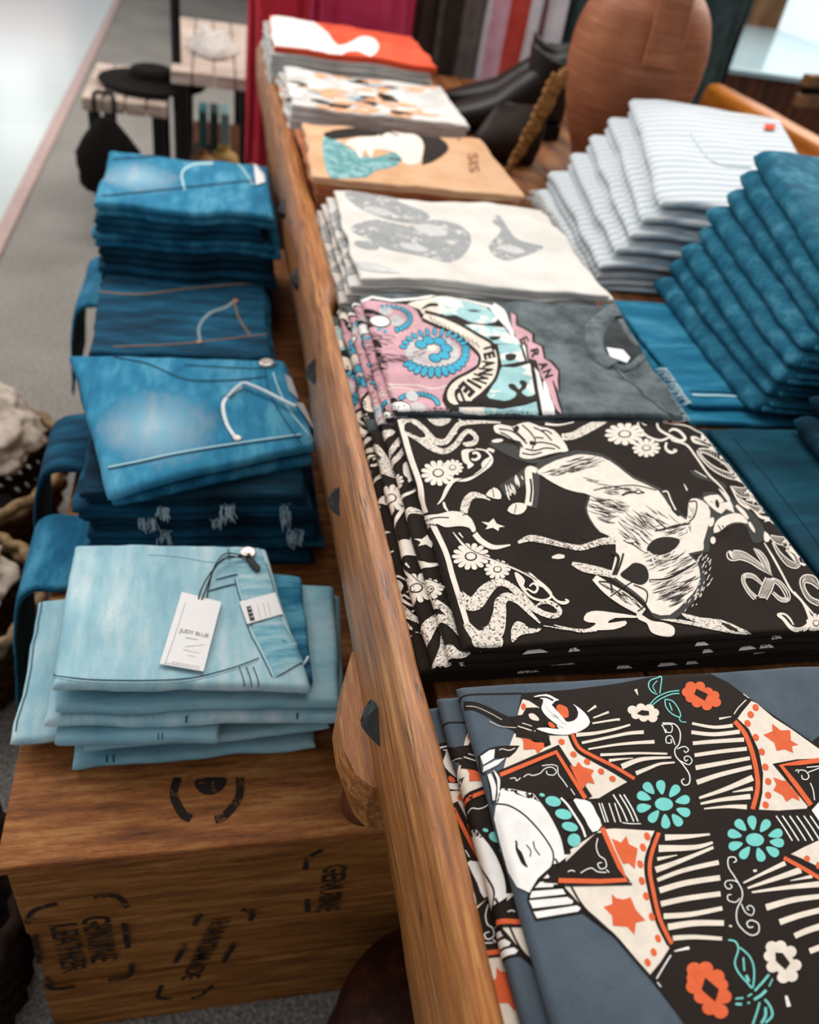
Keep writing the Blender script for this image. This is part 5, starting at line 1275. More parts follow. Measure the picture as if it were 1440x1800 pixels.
A.line(0, 1, [(326, 1121), (348, 1125)], 1.0)
for pts in ([(325, 1137), (360, 1134)], [(322, 1142), (352, 1149)], [(330, 1152), (344, 1155)], [(288, 1165), (356, 1177)], [(326, 1060), (304, 1128), (290, 1166)]): A.line(0, 1, pts, .7)
_w = JT.w
TP = PlaneSurf(*[on(JT, *TAGC[k], .0043) for k in (0, 1, 3)]); apply_art(mb, TP, A, 0, off=.0003, L=.5, step=.0001)
child_world(mb, 'hang_tag', [PAPER, TINK], jtop, label='white paper hang tag with grey lettering')
mb = MB(); plate(mb, JT, [(421, 1061), (483, 1045), (496, 1083), (434, 1101)], .0005, .0028)
A = Art(); A.poly(0, 1, [(433, 1067), (441, 1065), (448, 1090), (440, 1092)]); 
for k in range(3): A.line(0, 2, [(436+k*2.2, 1071+k*7), (443+k*2.2, 1069+k*7)], 1.2)
for x0 in (452, 462, 470): A.line(0, 3, [(x0, 1062-(x0-452)*.25), (x0+6, 1086-(x0-452)*.25)], .8)
TP = PlaneSurf(*[on(JT, *k, .0033) for k in ((421, 1061), (483, 1045), (434, 1101))]); apply_art(mb, TP, A, 0, off=.0003, L=.5, step=.0001)
sub(child_world(mb, 'size_sticker', [PAPER, BLK, PAPER, plain('faint_tag_lines', '#bcb8b6', .7, .2)], jtop, label='white size sticker with a black box'), wb_)
# back waist, visible inside the opening, with its small white label
JB = jt[1][0]
cord([(455, 1196, .004), (480, 1192, .003), (510, 1184, .003), (533, 1172, .004), (541, 1160, .004)], .0016, 'waist_edge', THREAD_W, jtop, 'white edge of the inside waist', JB)

# ---- middle stack ---------------------------------------------------------------
GM = 'jeans of the middle stack on the crates'
random.seed(3)
mids = []
def frays(mb, slab, mi, spots, seed=1):
    """torn white threads on the front fold: spots (u, width, drop)"""
    r = random.Random(seed)
    for (u, wd, dr) in spots:
        for k in range(int(wd/.0016)):
            uu = u+wd*(k/(wd/.0011)-.5)
            p0 = slab.w(uu, r.uniform(.002, .007), .0005); pts = [p0]
            L = dr*r.uniform(.5, 1.1)
            pts.append(p0+Vector((r.uniform(-.002, .002), -.005, -L*.4))); pts.append(p0+Vector((r.uniform(-.004, .004), -.006-r.uniform(0, .004), -L)))
            mb.tube(smooth_line([tuple(p) for p in pts], 3), .00065, 5, mi)
n_m = 7
labs = ['undermost dark folded jeans of the middle stack, on the crate', 'dark blue folded jeans second from the bottom of the middle stack', 'dark blue ripped folded jeans third from the bottom of the middle stack',
        'dark blue folded jeans fourth from the bottom of the middle stack', 'dark blue ripped folded jeans third from the top of the middle stack', 'dark blue folded jeans second from the top of the middle stack']
FRAY = plain('white_torn_threads', '#c6dde6', .9, .1, noise_amt=.2)
zz = CZT
for i in range(n_m-1):
    T = .0185
    lx = [-.150, -.146, -.14, -.142, -.15, -.145][i]; ly = [.736, .742, .738, .745, .738, .742][i]
    s_ = Slab(lx, ly, zz, [.27, .272, .262, .268, .265, .258][i], .27, T, [.0, .01, -.01, .015, 0, -.01][i], 50+i*4, None, .0022, .005, hang=None)
    pl = plies(s_, 2, 60+i, .006)
    arts = []
    if i in (2, 3, 4):
        arts.append(lambda mb, s_=pl[-1][0], i=i: frays(mb, s_, 2, {2: [(.09, .022, .014), (.24, .03, .02)], 3: [(.075, .03, .016), (.15, .02, .02)], 4: [(.10, .02, .012), (.17, .024, .022), (.235, .02, .03)]}[i], i))
    jeans(pl, [[D_DARK, D_MID, D_DARK, D_DEEP, D_DARK, D_DEEP][i], D_MID, FRAY], labs[i], GM, arts, step=.008)
    zz += T*1.005
# top pair
q1 = pq(zz+.014, (196, 880), (552, 800), (505, 642), (128, 640)); q2 = pq(zz+.0275, (188, 866), (556, 780), (502, 632), (122, 622))
mt = [(Slab(q1[0][0], q1[0][1], zz, .25, .24, .014, 0, 77, None, .0015, .003, quad=q1), 0),
      (Slab(q2[0][0], q2[0][1], zz+.0145, .25, .24, .013, 0, 79, None, .0022, .003, wfreq=11, quad=q2), 1)]
MT = mt[1][0]
def art_mt(mb):
    A = Art()
    A.line(1, 2, [(190, 822), (240, 812), (320, 795), (400, 782), (470, 772), (530, 764)], 2.2)
    A.line(1, 3, [(190, 826), (240, 816), (320, 799), (400, 786), (470, 776), (530, 768)], 1.6)
    A.line(1, 4, [(417, 775), (398, 745), (392, 710), (408, 692), (424, 680)], 7)
    A.line(2, 3, [(412, 774), (394, 745), (388, 710), (405, 688)], 1.6)
    A.line(1, 2, [(480, 655), (492, 690), (515, 730), (552, 775)], 2.5); A.line(1, 3, [(466, 650), (474, 690), (498, 735), (530, 782)], 2)
    A.line(1, 3, [(200, 628), (260, 640), (330, 668), (420, 668), (470, 662)], 2)
    A.line(1, 3, [(325, 642), (450, 648), (490, 640)], 1.5)
    apply_art(mb, MT, A, 0, L=.006, off=.0007)
mtop = jeans(mt, [D_MID, D_FADE, THREAD_L, THREAD_D, THREAD_W], 'topmost faded mid-blue folded jeans with pocket, pale cord and round button', GM, [art_mt], step=.006)
mb = MB(); disc_on(mb, MT, 469, 641, .0105, .004, lift=.001); child_world(mb, 'button', [METAL], mtop, label='round pale metal button')
mb = MB(); disc_on(mb, MT, 417, 772, .005, .002); child_world(mb, 'rivet', [METAL], mtop)
cord([(400, 700, .002), (425, 682, .006), (442, 686, .007), (470, 700, .008), (495, 712, .008), (520, 724, .008)], .0024, 'tag_cord', THREAD_W, mtop, 'thick pale grey cord', MT)
mb = MB(); plate(mb, MT, [(520, 716), (537, 712), (556, 752), (540, 744)], .001, .006); child_world(mb, 'hang_tag', [plain('grey_tag_card', '#b3b0ad', .6, .3, noise_amt=.1)], mtop, label='pale grey tag end')
mb = MB(); plate(mb, MT, [(500, 660), (526, 660), (532, 700), (508, 690)], .0008, .002); child_world(mb, 'waist_label', [plain('grey_tag_card_2', '#a5a6a6', .6, .3, noise_amt=.1)], mtop, label='grey inside waist label')
# the legs that hang over the crate's left edge
HX = -.186
hl = [(Slab(-.38, .875, CZT+.03, .34, .13, .010, .03, 81, None, .002, .006, hang=HX), 0)]
jeans(hl, [D_DARK, FRAY], 'dark blue jeans leg with frayed hem hanging over the left edge of the crates', None, [lambda mb: None])
hl2 = [(Slab(-.45, .700, CZT+.002, .40, .13, .009, .0, 85, None, .002, .006, hang=HX), 0)]
def hemfray(sl_, mi):
    def f(mb):
        r = random.Random(5)
        for k in range(70):
            v = .002+(sl_.D-.004)*k/69; p0 = sl_.w(.001, v); mb.tube([tuple(p0), tuple(p0+Vector((r.uniform(-.004, .004), r.uniform(-.004, .004), -r.uniform(.008, .022))))], .0007, 4, mi)
    return f
jeans(hl2, [D_MID, FRAY], 'mid-blue jeans leg with frayed hem draped off the crate beside the palest stack', None, [hemfray(hl2[0][0], 1)])

# ---- far dark stacks ---------------------------------------------------------------
GD = 'dark jeans on the far crate'
zz = CZT
for i in range(4):
    T = .024
    s_ = Slab([-.172, -.168, -.17, -.172][i], [1.075, 1.08, 1.074, 1.08][i], zz, [.262, .26, .265, .258][i], .25, T, [0, .01, -.01, 0][i], 90+i*3, None, .0025, .005)
    pl = plies(s_, 2, 90+i, .006); top = pl[-1][0]
    def art_d(mb, top=top):
        A = Art()
        A.line(1, 2, [(352, 600), (350, 575), (368, 552), (398, 540), (412, 530)], 5); A.line(1, 3, [(412, 532), (420, 560), (440, 590)], 2.5)
        A.line(1, 3, [(165, 512), (240, 518), (330, 508), (420, 500), (470, 502)], 2); A.line(1, 3, [(200, 610), (300, 606), (400, 596), (470, 588)], 1.6)
        apply_art(mb, top, A, 0, L=.008, off=.0007)
    o = jeans(pl, [[D_DEEP, D_DARK, D_DEEP, D_DARK][i], D_MID, plain('grey_pocket_thread', '#7f9297', .8, .2) if i == 3 else THREAD_D, THREAD_C], ['lowest dark jeans of the low stack behind the faded mid-blue pair', 'dark folded jeans second from the bottom of the low stack', 'dark folded jeans second from the top of the low stack',
              'dark blue folded jeans with grey-stitched pocket, topmost of the low stack'][i], GD, [art_d] if i == 3 else [], step=.009)
    if i == 3:
        mb = MB(); disc_on(mb, top, 414, 530, .005, .002); child_world(mb, 'rivet', [COPPER], o)
        mb = MB(); disc_on(mb, top, 350, 603, .004, .002); child_world(mb, 'rivet', [COPPER], o)
    zz += T*1.005
GE = 'jeans of the tall far stack'
zz = CZT
nmz = ['lowest', 'second lowest', 'third lowest', 'fourth lowest', 'fourth from the top', 'third from the top', 'second from the top']
for i in range(8):
    T = .0262
    s_ = Slab(-.184+.004*math.sin(i*2.1), 1.345+.006*math.sin(i*1.7), zz, .285+.012*math.sin(i*2.9)-(.02 if i == 7 else 0), .26, T, .012*math.sin(i*3.3), 120+i*3, None, .0025, .005)
    pl = plies(s_, 2, 120+i, .006); top = pl[-1][0]
    def art_e(mb, top=top):
        A = Art()
        A.line(1, 2, [(325, 335), (320, 305), (340, 290), (375, 288)], 4); A.line(1, 2, [(400, 268), (425, 295), (445, 325)], 3)
        A.line(1, 3, [(200, 280), (300, 272), (400, 262)], 2.5); A.line(1, 3, [(180, 345), (280, 335), (400, 322), (450, 318)], 2.5)
        apply_art(mb, top, A, 0, L=.009, off=.0007)
    o = jeans(pl, [D_FADE if i == 7 else [D_DARK, D_DEEP, D_MID][i % 3], D_MID, THREAD_L, THREAD_D], ('folded jeans, %s of the tall dark stack on the far crate' % nmz[i]) if i < 7 else 'bright mid-blue folded jeans on top of the tall far stack', GE, [art_e] if i == 7 else [], step=.01)
    if i == 7:
        mb = MB(); disc_on(mb, top, 382, 260, .008, .003); child_world(mb, 'button', [COPPER], o, label='copper waist button')
        mb = MB(); plate(mb, top, [(408, 262), (444, 262), (450, 286), (418, 286)], .001, .002); child_world(mb, 'size_sticker', [PAPER], o, label='white size sticker')
        mb = MB(); plate(mb, top, [(446, 290), (460, 288), (466, 322), (450, 328)], .001, .002); child_world(mb, 'hang_tag', [PAPER], o, label='white hang tag')
    zz += T*1.005
# pale leg hanging down on the left of the far stacks
s_ = Slab(-.40, 1.345, CZT+.03, .34, .20, .010, 0, 150, None, .002, .006, hang=-.196)
jeans([(s_, 0)], [D_MID], 'mid-blue jeans leg hanging down the left side of the far crate', None)

# ================================================================== right side of the table: teal jeans, white striped stack
GT = 'teal jeans of the tall right stack'
zz = BED+.0165
nmt = ['lowest', 'second from the bottom', 'third from the bottom', 'fourth from the bottom', 'fourth from the top', 'third from the top', 'second from the top', 'topmost']
N = 8
for i in range(N):
    T = .0262; k = i/(N-1); r_ = -.07-.09*k+.015*math.sin(i*1.7); D_ = .335
    bx, by = .622+.083*k+.003*math.sin(i*2.7), 1.04+.004*math.sin(i*1.9)
    s_ = Slab(bx+D_*math.sin(r_), by-D_*math.cos(r_), zz, .36, D_, T, r_, 160+i*3, (lambda X, Y, i=i: -i*.0262*.26*(1-min(1, max(0, Y/.335)))-.004*max(0, 1-X/.06)**2), .0012, .003, ri=.012, wedge=.26)
    pl = plies(s_, 1, 160+i, .004)
    inner = []
    for (ins, q) in ((.006, .30), (.012, .30)): pass
    o = jeans(pl, [D_TEAL], '%s teal blue folded jeans of the tall stack at the right edge' % nmt[i], GT, step=.008)
    mb = MB()
    for (dx, dz) in ((.012, .004), (.02, .011)):
        a_ = Slab(s_.o.x+dx, s_.o.y-.006, s_.o.z+dz-i*.0262*.26, .30, .05, .0065, s_.rot, 170+i, None, 0, .002); a_.mesh(mb, 0, .008)
    child_world(mb, 'inner_fold', [D_TEAL], o)
    zz += T*1.0
# flat denim lying beneath
FLATD = denim('bright_flat_denim', '#15607f', '#23799c', '#4fa0bb', 9, 0, (.3, .7), 600)
fd = [(Slab(.525, .70, BED+.0005, .42, .30, .008, -.03, 190, None, .0012, .004), 0), (Slab(.535, .725, BED+.009, .40, .27, .007, -.03, 191, None, .0012, .004), 0)]
def hem_art(mb):
    s0 = fd[1][0]; A = Art(); A.line(1, 1, [(.01, .022), (.1, .02), (.2, .022), (.38, .02)], .0045); A.line(1, 2, [(.01, .03), (.1, .028), (.2, .03), (.38, .028)], .002)
    put_art(mb, s0, A.items, 0, off=.0006)
    r = random.Random(8)
    for s0, n2 in ((fd[1][0], 60), (fd[0][0], 50)):
        for k in range(n2):
            v = .004+(s0.D*.30)*k/n2; p0 = s0.w(.001, v); mb.tube([tuple(p0), tuple(p0+Vector((-r.uniform(.004, .014), r.uniform(-.006, .006), -r.uniform(0, .004))))], .0006, 4, 3)
jeans(fd, [FLATD, THREAD_L, THREAD_D, FRAY], 'bright blue denim with frayed end, flat under the tall teal stack', None, [hem_art])
DK = denim('dark_teal_denim', '#0d3644', '#124455', '#1b5669', 8, 0, (.3, .7), 700)
dd = [(Slab(.512, .30, BED+.0005, .40, .385, .011, -.02, 195, None, .0012, .004), 0), (Slab(.520, .31, BED+.0115, .40, .36, .009, -.02, 196, None, .0012, .004), 0)]
jeans(dd, [DK, THREAD_D], 'dark teal folded jeans lying flat to the right of the black rodeo shirts', None, [seam_u(dd[1][0], (.02,), .01, .34, 1, .0015)])
GK = 'dark jeans at the right edge'
zz = BED+.0215
for i in range(4):
    s_ = Slab(.615+.012*i, .30+.02*i, zz, .32, .36-.01*i, .024, -.02, 200+i*3, None, .002, .004)
    jeans([(s_, 0)], [D_DEEP], ['lowest dark folded jeans of the stack at the right edge', 'second dark folded jeans of the stack at the right edge', 'third dark folded jeans of the stack at the right edge', 'topmost dark folded jeans of the stack at the right edge'][i], GK, step=.01)
    zz += .0228
# white striped stack
def striped():
    m, nt, b = mk('white_ticking_stripe', .9, .15)
    wv = nt.nodes.new('ShaderNodeTexWave'); wv.inputs['Scale'].default_value = 17; wv.bands_direction = 'Y'
    wv.inputs['Distortion'].default_value = .3; nt.links.new(coords(nt), wv.inputs[0])
    c = ramp(nt, wv.outputs[0], [(.15, '#a9b7c1'), (.45, '#d2d5d6')])
    nt.links.new(c, b.inputs['Base Color']); bump(nt, b, noise_n(nt, coords(nt), 500, 2), .3, .0008); return m
STR = striped()
PALE = denim('bleached_denim', '#a9c9d6', '#cfe0e5', '#e6ecec', 5, 0, (.3, .7), 700)
GW = 'white striped folded jeans'
zz = BED+.0005
for i in range(7):
    k = i/6; T = [.012, .012, .0325, .0325, .0325, .0325, .034][i]; r_ = -.05-.20*k; D_ = .39; sh = [0, .004, .02, .05, .08, .11, .142][i]
    bx, by = .572+sh, 1.447+.02*k; lo = zz-BED
    s_ = Slab(bx+D_*math.sin(r_), by-D_*math.cos(r_), zz, [.42, .38, .34, .31, .29, .28, .27][i], D_, T, r_, 220+i*3, (lambda X, Y, lo=lo: -lo*.33*(1-min(1, max(0, Y/.39)))-.006*max(0, 1-X/.07)**2), .0015, .004, wedge=.33)
    pl = plies(s_, 2 if i > 1 else 1, 220+i, .003)
    def fr(mb, s0=pl[-1][0]):
        r = random.Random(3)
        for q in range(150):
            v = .004+(s0.D-.008)*q/150; p0 = s0.w(.001, v); mb.tube([tuple(p0), tuple(p0+Vector((-r.uniform(.006, .018), r.uniform(-.006, .006), -r.uniform(0, .005))))], .0009, 4, 1)
    o = garment('striped_jeans', pl, [PALE if i == 0 else STR, plain('white_fringe', '#e2e2df', .9, .1)],
            ['lowest white and pale blue folded jeans with fringed end, on the planks', 'white striped folded jeans with fringed end, second from the bottom', 'white striped folded jeans third from the bottom', 'white striped folded jeans at mid height of its stack',
             'white striped folded jeans third from the top', 'white striped folded jeans second from the top', 'topmost white striped folded jeans with patch pocket and small coral label'][i], 'jeans', GW, [fr] if i < 2 else [], step=.01)
    if i == 6:
        top = pl[-1][0]; mb = MB()
        ring_on(mb, top, [(1215, 235), (1255, 285), (1320, 295)], .004, .0012); child_world(mb, 'patch_pocket', [PALE], o)
        mb = MB(); plate(mb, top, [(1344, 221), (1362, 222), (1360, 231), (1343, 230)], .0015, .002); child_world(mb, 'label_tab', [C_CORAL], o, label='small coral label')
    zz += T*1.0
# ================================================================== things behind on the table
LEATHER = plain('black_boot_leather', '#15130f', .45, .4, 0, .3, 20)
SOLE = plain('dark_boot_sole', '#15110e', .7, .2)
def boot(x, y, ang, label, group):
    t = empty('ankle_boot', (x, y, BED)); tag(t, label, 'boot', group)
    M_ = Matrix.Translation((x, y, BED)) @ Matrix.Rotation(ang, 4, 'Z')
    # foot runs from the heel at -x to the toe at +x
    mb = MB(); rows = []
    for (s_, w_, h_, z0) in ((-.045, .022, .05, .03), (-.035, .033, .085, .03), (0, .037, .115, .028), (.04, .038, .120, .022), (.08, .040, .098, .014), (.12, .044, .072, .008), (.16, .045, .056, .008), (.20, .038, .042, .008), (.23, .024, .030, .009), (.245, .006, .014, .012)):
        row = []
        for k in range(20):
            an = 2*PI*k/20; cy_, sz_ = math.cos(an), math.sin(an)
            zz_ = z0+h_/2+(h_/2)*(abs(sz_)**.8)*(1 if sz_ > 0 else -1)
            row.append(M_ @ Vector((s_, w_*(abs(cy_)**.8)*(1 if cy_ > 0 else -1), zz_)))
        rows.append(row)
    mb.grid(rows, 0, closed_u=True); mb.add(rows[0], [tuple(range(20))], 0); mb.add(rows[-1], [tuple(range(20))[::-1]], 0)
    up = keep(mb.build('vamp', LEATHER), t)
    mb = MB(); rows = []
    for (z, cx_, rx, ry) in ((.05, .0, .050, .036), (.08, .004, .053, .038), (.11, .000, .052, .040), (.14, -.004, .056, .042), (.165, -.006, .062, .045), (.172, -.006, .061, .044), (.155, -.006, .054, .038), (.10, -.002, .044, .032)):
        rows.append([M_ @ Vector((cx_+rx*math.cos(2*PI*k/24), ry*math.sin(2*PI*k/24), z+(.012*math.cos(4*PI*k/24) if z > .15 else 0))) for k in range(24)])
    mb.grid(rows, 0, closed_u=True); keep(mb.build('shaft', LEATHER), t)
    mb = MB()
    rows = []
    for (z, g) in ((.0, .96), (.006, 1.03), (.012, 1.0)):
        row = []
        for k in range(28):
            an = 2*PI*k/28; xx = .10+.15*math.cos(an); w_ = .041*(1.05 if xx > .08 else .85)*(1-max(0, (xx-.2)/.09)**2)
            row.append(M_ @ Vector((xx*g if xx > 0 else xx, math.sin(an)*w_*g, z)))
        rows.append(row)
    mb.grid(rows, 0, closed_u=True); mb.add(rows[0], [tuple(range(28))[::-1]], 0); mb.add(rows[-1], [tuple(range(28))], 0)
    so_ = keep(mb.build('sole', SOLE), t)
    mb = MB(); mb.box(M_ @ Vector((-.012, 0, .017)), (.062, .06, .034), ang, 0, .006); sub(mb.build('heel', SOLE), so_)
    mb = MB()
    mb.tube([M_ @ Vector((-.060, 0, .15)), M_ @ Vector((-.068, 0, .185)), M_ @ Vector((-.058, 0, .187)), M_ @ Vector((-.054, 0, .16))], .004, 6); keep(mb.build('pull_tab', LEATHER), t)
boot(.715, 1.88, PI+.02, 'black leather ankle boot with its toe pointing left, beside the clay jar', 'pair of black boots')
boot(.765, 2.02, PI-.12, 'second black leather ankle boot, partly hidden behind the first one', 'pair of black boots')
# dark leather bag with a braided strap
BAGL = plain('dark_brown_leather', '#2b1a11', .55, .35, 0, .4, 18)
bag = empty('leather_bag', (.57, 1.655, BED)); tag(bag, 'dark brown leather bag with a tan braided strap, leaning between boots and clay jar', 'bag')
mb = MB(); rows = []
for i in range(13):
    t_ = i/12; w_ = .072*(1-.30*t_**2); d_ = .035*(math.sin(PI*min(1, t_*1.0+.0)*.9+.25)); z = BED+.001+.105*t_
    rows.append([(.562+w_*(abs(math.cos(a_))**.6)*(1 if math.cos(a_) > 0 else -1)+.03*t_, 1.655+d_*math.sin(a_)*(1.1-.3*t_)+.010*t_+.003*fbm(i*.4, a_, 2), z+.004*fbm(a_, i*.3, 1)*(1 if i else 0)) for a_ in [2*PI*k/28 for k in range(28)]])
mb.grid(rows, 0, closed_u=True); mb.add(rows[0], [tuple(range(28))[::-1]], 0); mb.add(rows[-1], [tuple(range(28))], 0)
keep(mb.build('body', BAGL), bag)
mb = MB(); p0 = P(990, 112, BED+.26); p1 = P(896, 296, BED+.012)
p0 = Vector((.725, 1.60, BED+.225)); 
a0 = PY(985, 125, 1.555); a1 = PY(945, 215, 1.575); a2 = PY(893, 298, 1.585)
for ph in range(3):
    pts = []
    for k in range(60):
        t_ = k/59; c = a0*(1-t_)**2+a1*2*t_*(1-t_)+a2*t_*t_; w_ = .010*math.sin(PI*min(1, .35+t_*.65))+.003
        pts.append(c+Vector((w_*math.sin(t_*26+ph*2*PI/3), .004*math.sin(t_*52+ph*2.1)-.004, w_*.35*math.sin(t_*26+ph*2*PI/3))))
    mb.tube(pts, .0062, 7)
STRAPM = plain('tan_braided_cord', '#b07a44', .8, .2, 0, .7, 120)
keep(mb.build('braided_strap', STRAPM), bag)
# clay jar
TERRA, nt_, b_ = mk('terracotta', .6, .35)
n1 = noise_n(nt_, coords(nt_, (1, 1, 14)), 10, 6, .65); n2 = noise_n(nt_, coords(nt_), 6, 5, .6)
c_ = ramp(nt_, n1, [(.3, '#8f5230'), (.55, '#a3633f'), (.75, '#b97c5c')])
c_ = mixc(nt_, .5, c_, ramp(nt_, n2, [(.35, '#8a5a42'), (.6, '#ffffff')]), 'MULTIPLY'); nt_.links.new(c_, b_.inputs['Base Color']); bump(nt_, b_, n1, .25, .002)
pot = empty('clay_jar', (.775, 1.615, BED)); tag(pot, 'large round terracotta jar with a flat strap handle, behind the white striped stack', 'jar')
mb = MB(); prof = [(0, .0), (.066, .0), (.072, .006), (.092, .05), (.118, .105), (.138, .165), (.1455, .215), (.142, .265), (.124, .312), (.092, .345), (.062, .362), (.050, .378), (.047, .41), (.052, .435), (.066, .446), (.070, .456), (.064, .462), (.052, .455), (.044, .43), (.043, .39)]
prof = smooth_line([(r_*.87, z_*.97) for r_, z_ in prof], 4); mb.lathe(prof, (.775, 1.615, BED+.0005), 64); keep(mb.build('body', TERRA), pot)
mb = MB(); rows = []
for (r_, z) in smooth_line([(.147, .235), (.150, .262), (.146, .300), (.128, .350), (.105, .395), (.080, .425), (.062, .432)], 5):
    row = []
    for k in range(12):
        an = 2*PI*k/12; w_ = .032*math.cos(an); th = .010*math.sin(an)
        da = math.radians(-98); rr = r_*.88+.004+th
        row.append((.775+rr*math.cos(da)-w_*math.sin(da), 1.615+rr*math.sin(da)+w_*math.cos(da), BED+z*.97+th*.3))
    rows.append(row)
mb.grid(rows, 0, closed_u=True); mb.add(rows[0], [tuple(range(12))], 0); mb.add(rows[-1], [tuple(range(12))[::-1]], 0)
keep(mb.build('strap_handle', TERRA), pot)
mb = MB(); 
for k in range(3): mb.tube([(.775+.045*math.cos(a_), 1.615+.045*math.sin(a_), BED+.372+k*.012+.002*math.sin(a_*7+k)) for a_ in [2*PI*i/40 for i in range(41)]], .006, 7)
keep(mb.build('rope_wrap', STRAPM), pot)

# ================================================================== hanging clothes behind the table
rack = empty('clothes_rack', (.75, 2.72, 0)); tag(rack, 'black metal clothes rack holding the hanging garments behind the table', 'rack')
RKM = plain('rack_metal', '#1e1d1c', .4, .5, .6, .1)
mb = MB(); mb.tube([(-.10, 2.72, 1.62), (1.62, 2.72, 1.62)], .014, 12); keep(mb.build('rail_bar', RKM), rack)
for x in (-.10, 1.62):
    mb = MB(); mb.tube([(x, 2.72, .03), (x, 2.72, 1.63)], .014, 12); keep(mb.build('post', RKM), rack)
    mb = MB(); mb.tube([(x, 2.46, .015), (x, 2.98, .015)], .014, 12); keep(mb.build('foot', RKM), rack)
def hanging(x0, x1, y, zb, mats, label, n_f, seed, depth=.05, fn=None, flare=.0):
    """a garment on the rack: pleated front and back sheets closed into one body, narrow shoulders at the top"""
    t = empty('hanging_garment', ((x0+x1)/2, y, zb)); tag(t, label, 'garment', 'garments on the rack')
    r = random.Random(seed); mb = MB(); rows = []; nz = 26; nk = 120; zt = 1.50
    xm = (x0+x1)/2; hw = (x1-x0)/2
    for i in range(nz+1):
        f_ = i/nz; z = zb+(zt-zb)*f_; w_ = hw*(1+flare*(1-f_)) if f_ < .8 else hw*(1-.35*((f_-.8)/.2)**2); row = []
        for k in range(nk):
            an = 2*PI*k/nk; cx_ = math.cos(an); sy_ = math.sin(an)
            pl = .014*math.sin(an*n_f+seed+f_*.8)*(1-f_*.6)
            row.append((xm+w_*cx_*(abs(cx_)**-.35 if abs(cx_) > 1e-3 else 0)*(1+pl*.4)+.006*fbm(z*3, an, seed), y+(depth*sy_+pl*(1 if sy_ > 0 else -1)), z+(.012*fbm(an*2, seed) if i == 0 else 0)))
        rows.append(row)
    mb.grid(rows, 0, closed_u=True)
    mb.m = [fn(j % nk, nk) if fn else 0 for j in range(len(mb.f))]
    mb.add(rows[0], [tuple(range(nk))[::-1]], 0); mb.add(rows[-1], [tuple(range(nk))], 0)
    keep(mb.build('cloth', mats), t)
    mb = MB(); mb.tube([(xm-hw*.55, y, 1.505), (xm, y, 1.55), (xm+hw*.55, y, 1.505)], .008, 8); mb.tube(smooth_line([(xm, y, 1.55), (xm, y+.0, 1.60), (xm+.001, y+.018, 1.628), (xm, y+(2.72-y)*0+.03, 1.632)], 4), .0028, 6)
    keep(mb.build('hanger', RKM), t)
    return t
RED1 = cotton('crimson_cloth', '#b92635', '#cf3848', 500, mott=8); PINK1 = cotton('magenta_pink_cloth', '#bf2a52', '#da4a70', 500, mott=8)
BRN1 = cotton('dark_brown_cloth', '#33241c', '#4a372d', 500); GRY1 = cotton('taupe_grey_cloth', '#5d524b', '#7e736c', 500); WHT1 = cotton('white_rack_cloth', '#d6d0d6', '#e8e3e7', 500)
PNK2 = cotton('dusty_pink_cloth', '#d69bab', '#e6b6c2', 500); RED2 = cotton('tomato_red_cloth', '#c23d33', '#da5446', 500); SAGE = cotton('dark_teal_cloth', '#2c3a3a', '#45585a', 500, mott=14)
def stripes(*seq): return lambda k, n_: seq[(k*len(seq)*4//n_) % len(seq)]
hanging(.09, .25, 2.50, .31, [RED1], 'crimson red garment hanging lowest, its hem left of the rail', 9, 1, .04, None, .0)
hanging(.25, .56, 2.66, .34, [PINK1], 'magenta pink pleated garment hanging behind the coral shirts', 15, 2, .06)
hanging(.57, .63, 2.72, .30, [BRN1], 'narrow dark brown garment hanging right of the magenta one', 4, 3, .07)
hanging(.632, .70, 2.72, .32, [BRN1, GRY1], 'brown garment with grey stripes hanging second right of the magenta one', 5, 4, .07, stripes(0, 0, 1, 0))
hanging(.702, .765, 2.72, .30, [GRY1], 'taupe grey garment hanging left of the red and white striped one', 5, 5, .07)
hanging(.775, .955, 2.70, .30, [WHT1, RED2, PNK2, RED1], 'red, pink and white striped garment hanging above the black boots', 6, 6, .06, lambda k, n_: [3, 0, 0, 1, 1, 2, 2, 0][int(((math.cos(2*PI*k/n_)*-1)+1)*3.999)])
hanging(.96, 1.03, 2.72, .30, [WHT1], 'pale grey garment hanging right of the striped one', 5, 7, .07)
for i, (x0, x1) in enumerate(((1.04, 1.24), (1.25, 1.45), (1.46, 1.60))):
    hanging(x0, x1, 2.72, .30, [SAGE], 'dark teal garment hanging behind the clay jar' if i == 0 else ['', 'dark teal garment hanging just right of the clay jar handle', 'last dark teal garment on the rack, next to the window frame'][i], 6, 10+i, .07)

# ================================================================== window and counter at the right
SKYW, nt_, b_ = mk('bright_daylight_pane', .3, .3)
b_.inputs['Base Color'].default_value = lin('#d8ecf2')
b_.inputs['Emission Color'].default_value = lin('#dff1f7'); b_.inputs['Emission Strength'].default_value = 1.05
WF = wood('window_oak', '#6b4a30', '#a47c58', '#c7a27c', (14, 14, 2), .5, .3, 3)
Y0 = 4.6
mb = MB(); mb.box((3.95, Y0+.01, .96), (2.0, .02, 1.35)); struct(mb.build('window_1', SKYW))
mb = MB(); mb.box((2.86, Y0-.02, 1.0), (.13, .10, 2.0), bev=.008); struct(mb.build('trim_2', WF))
mb = MB(); mb.box((3.95, Y0-.02, .22), (2.1, .10, .13), bev=.008); struct(mb.build('trim_3', WF))
mb = MB(); mb.box((3.95, Y0+.06, 1.4), (2.3, .08, 2.8)); struct(mb.build('wall_window', WALL))
CNT = plain('pale_blue_glass_top', '#a9c4cc', .12, .6, noise_amt=.05)
ct = empty('shop_counter', (2.35, 3.75, 0)); tag(ct, 'shop counter with pale blue glass top beyond the orange table rail', 'counter')
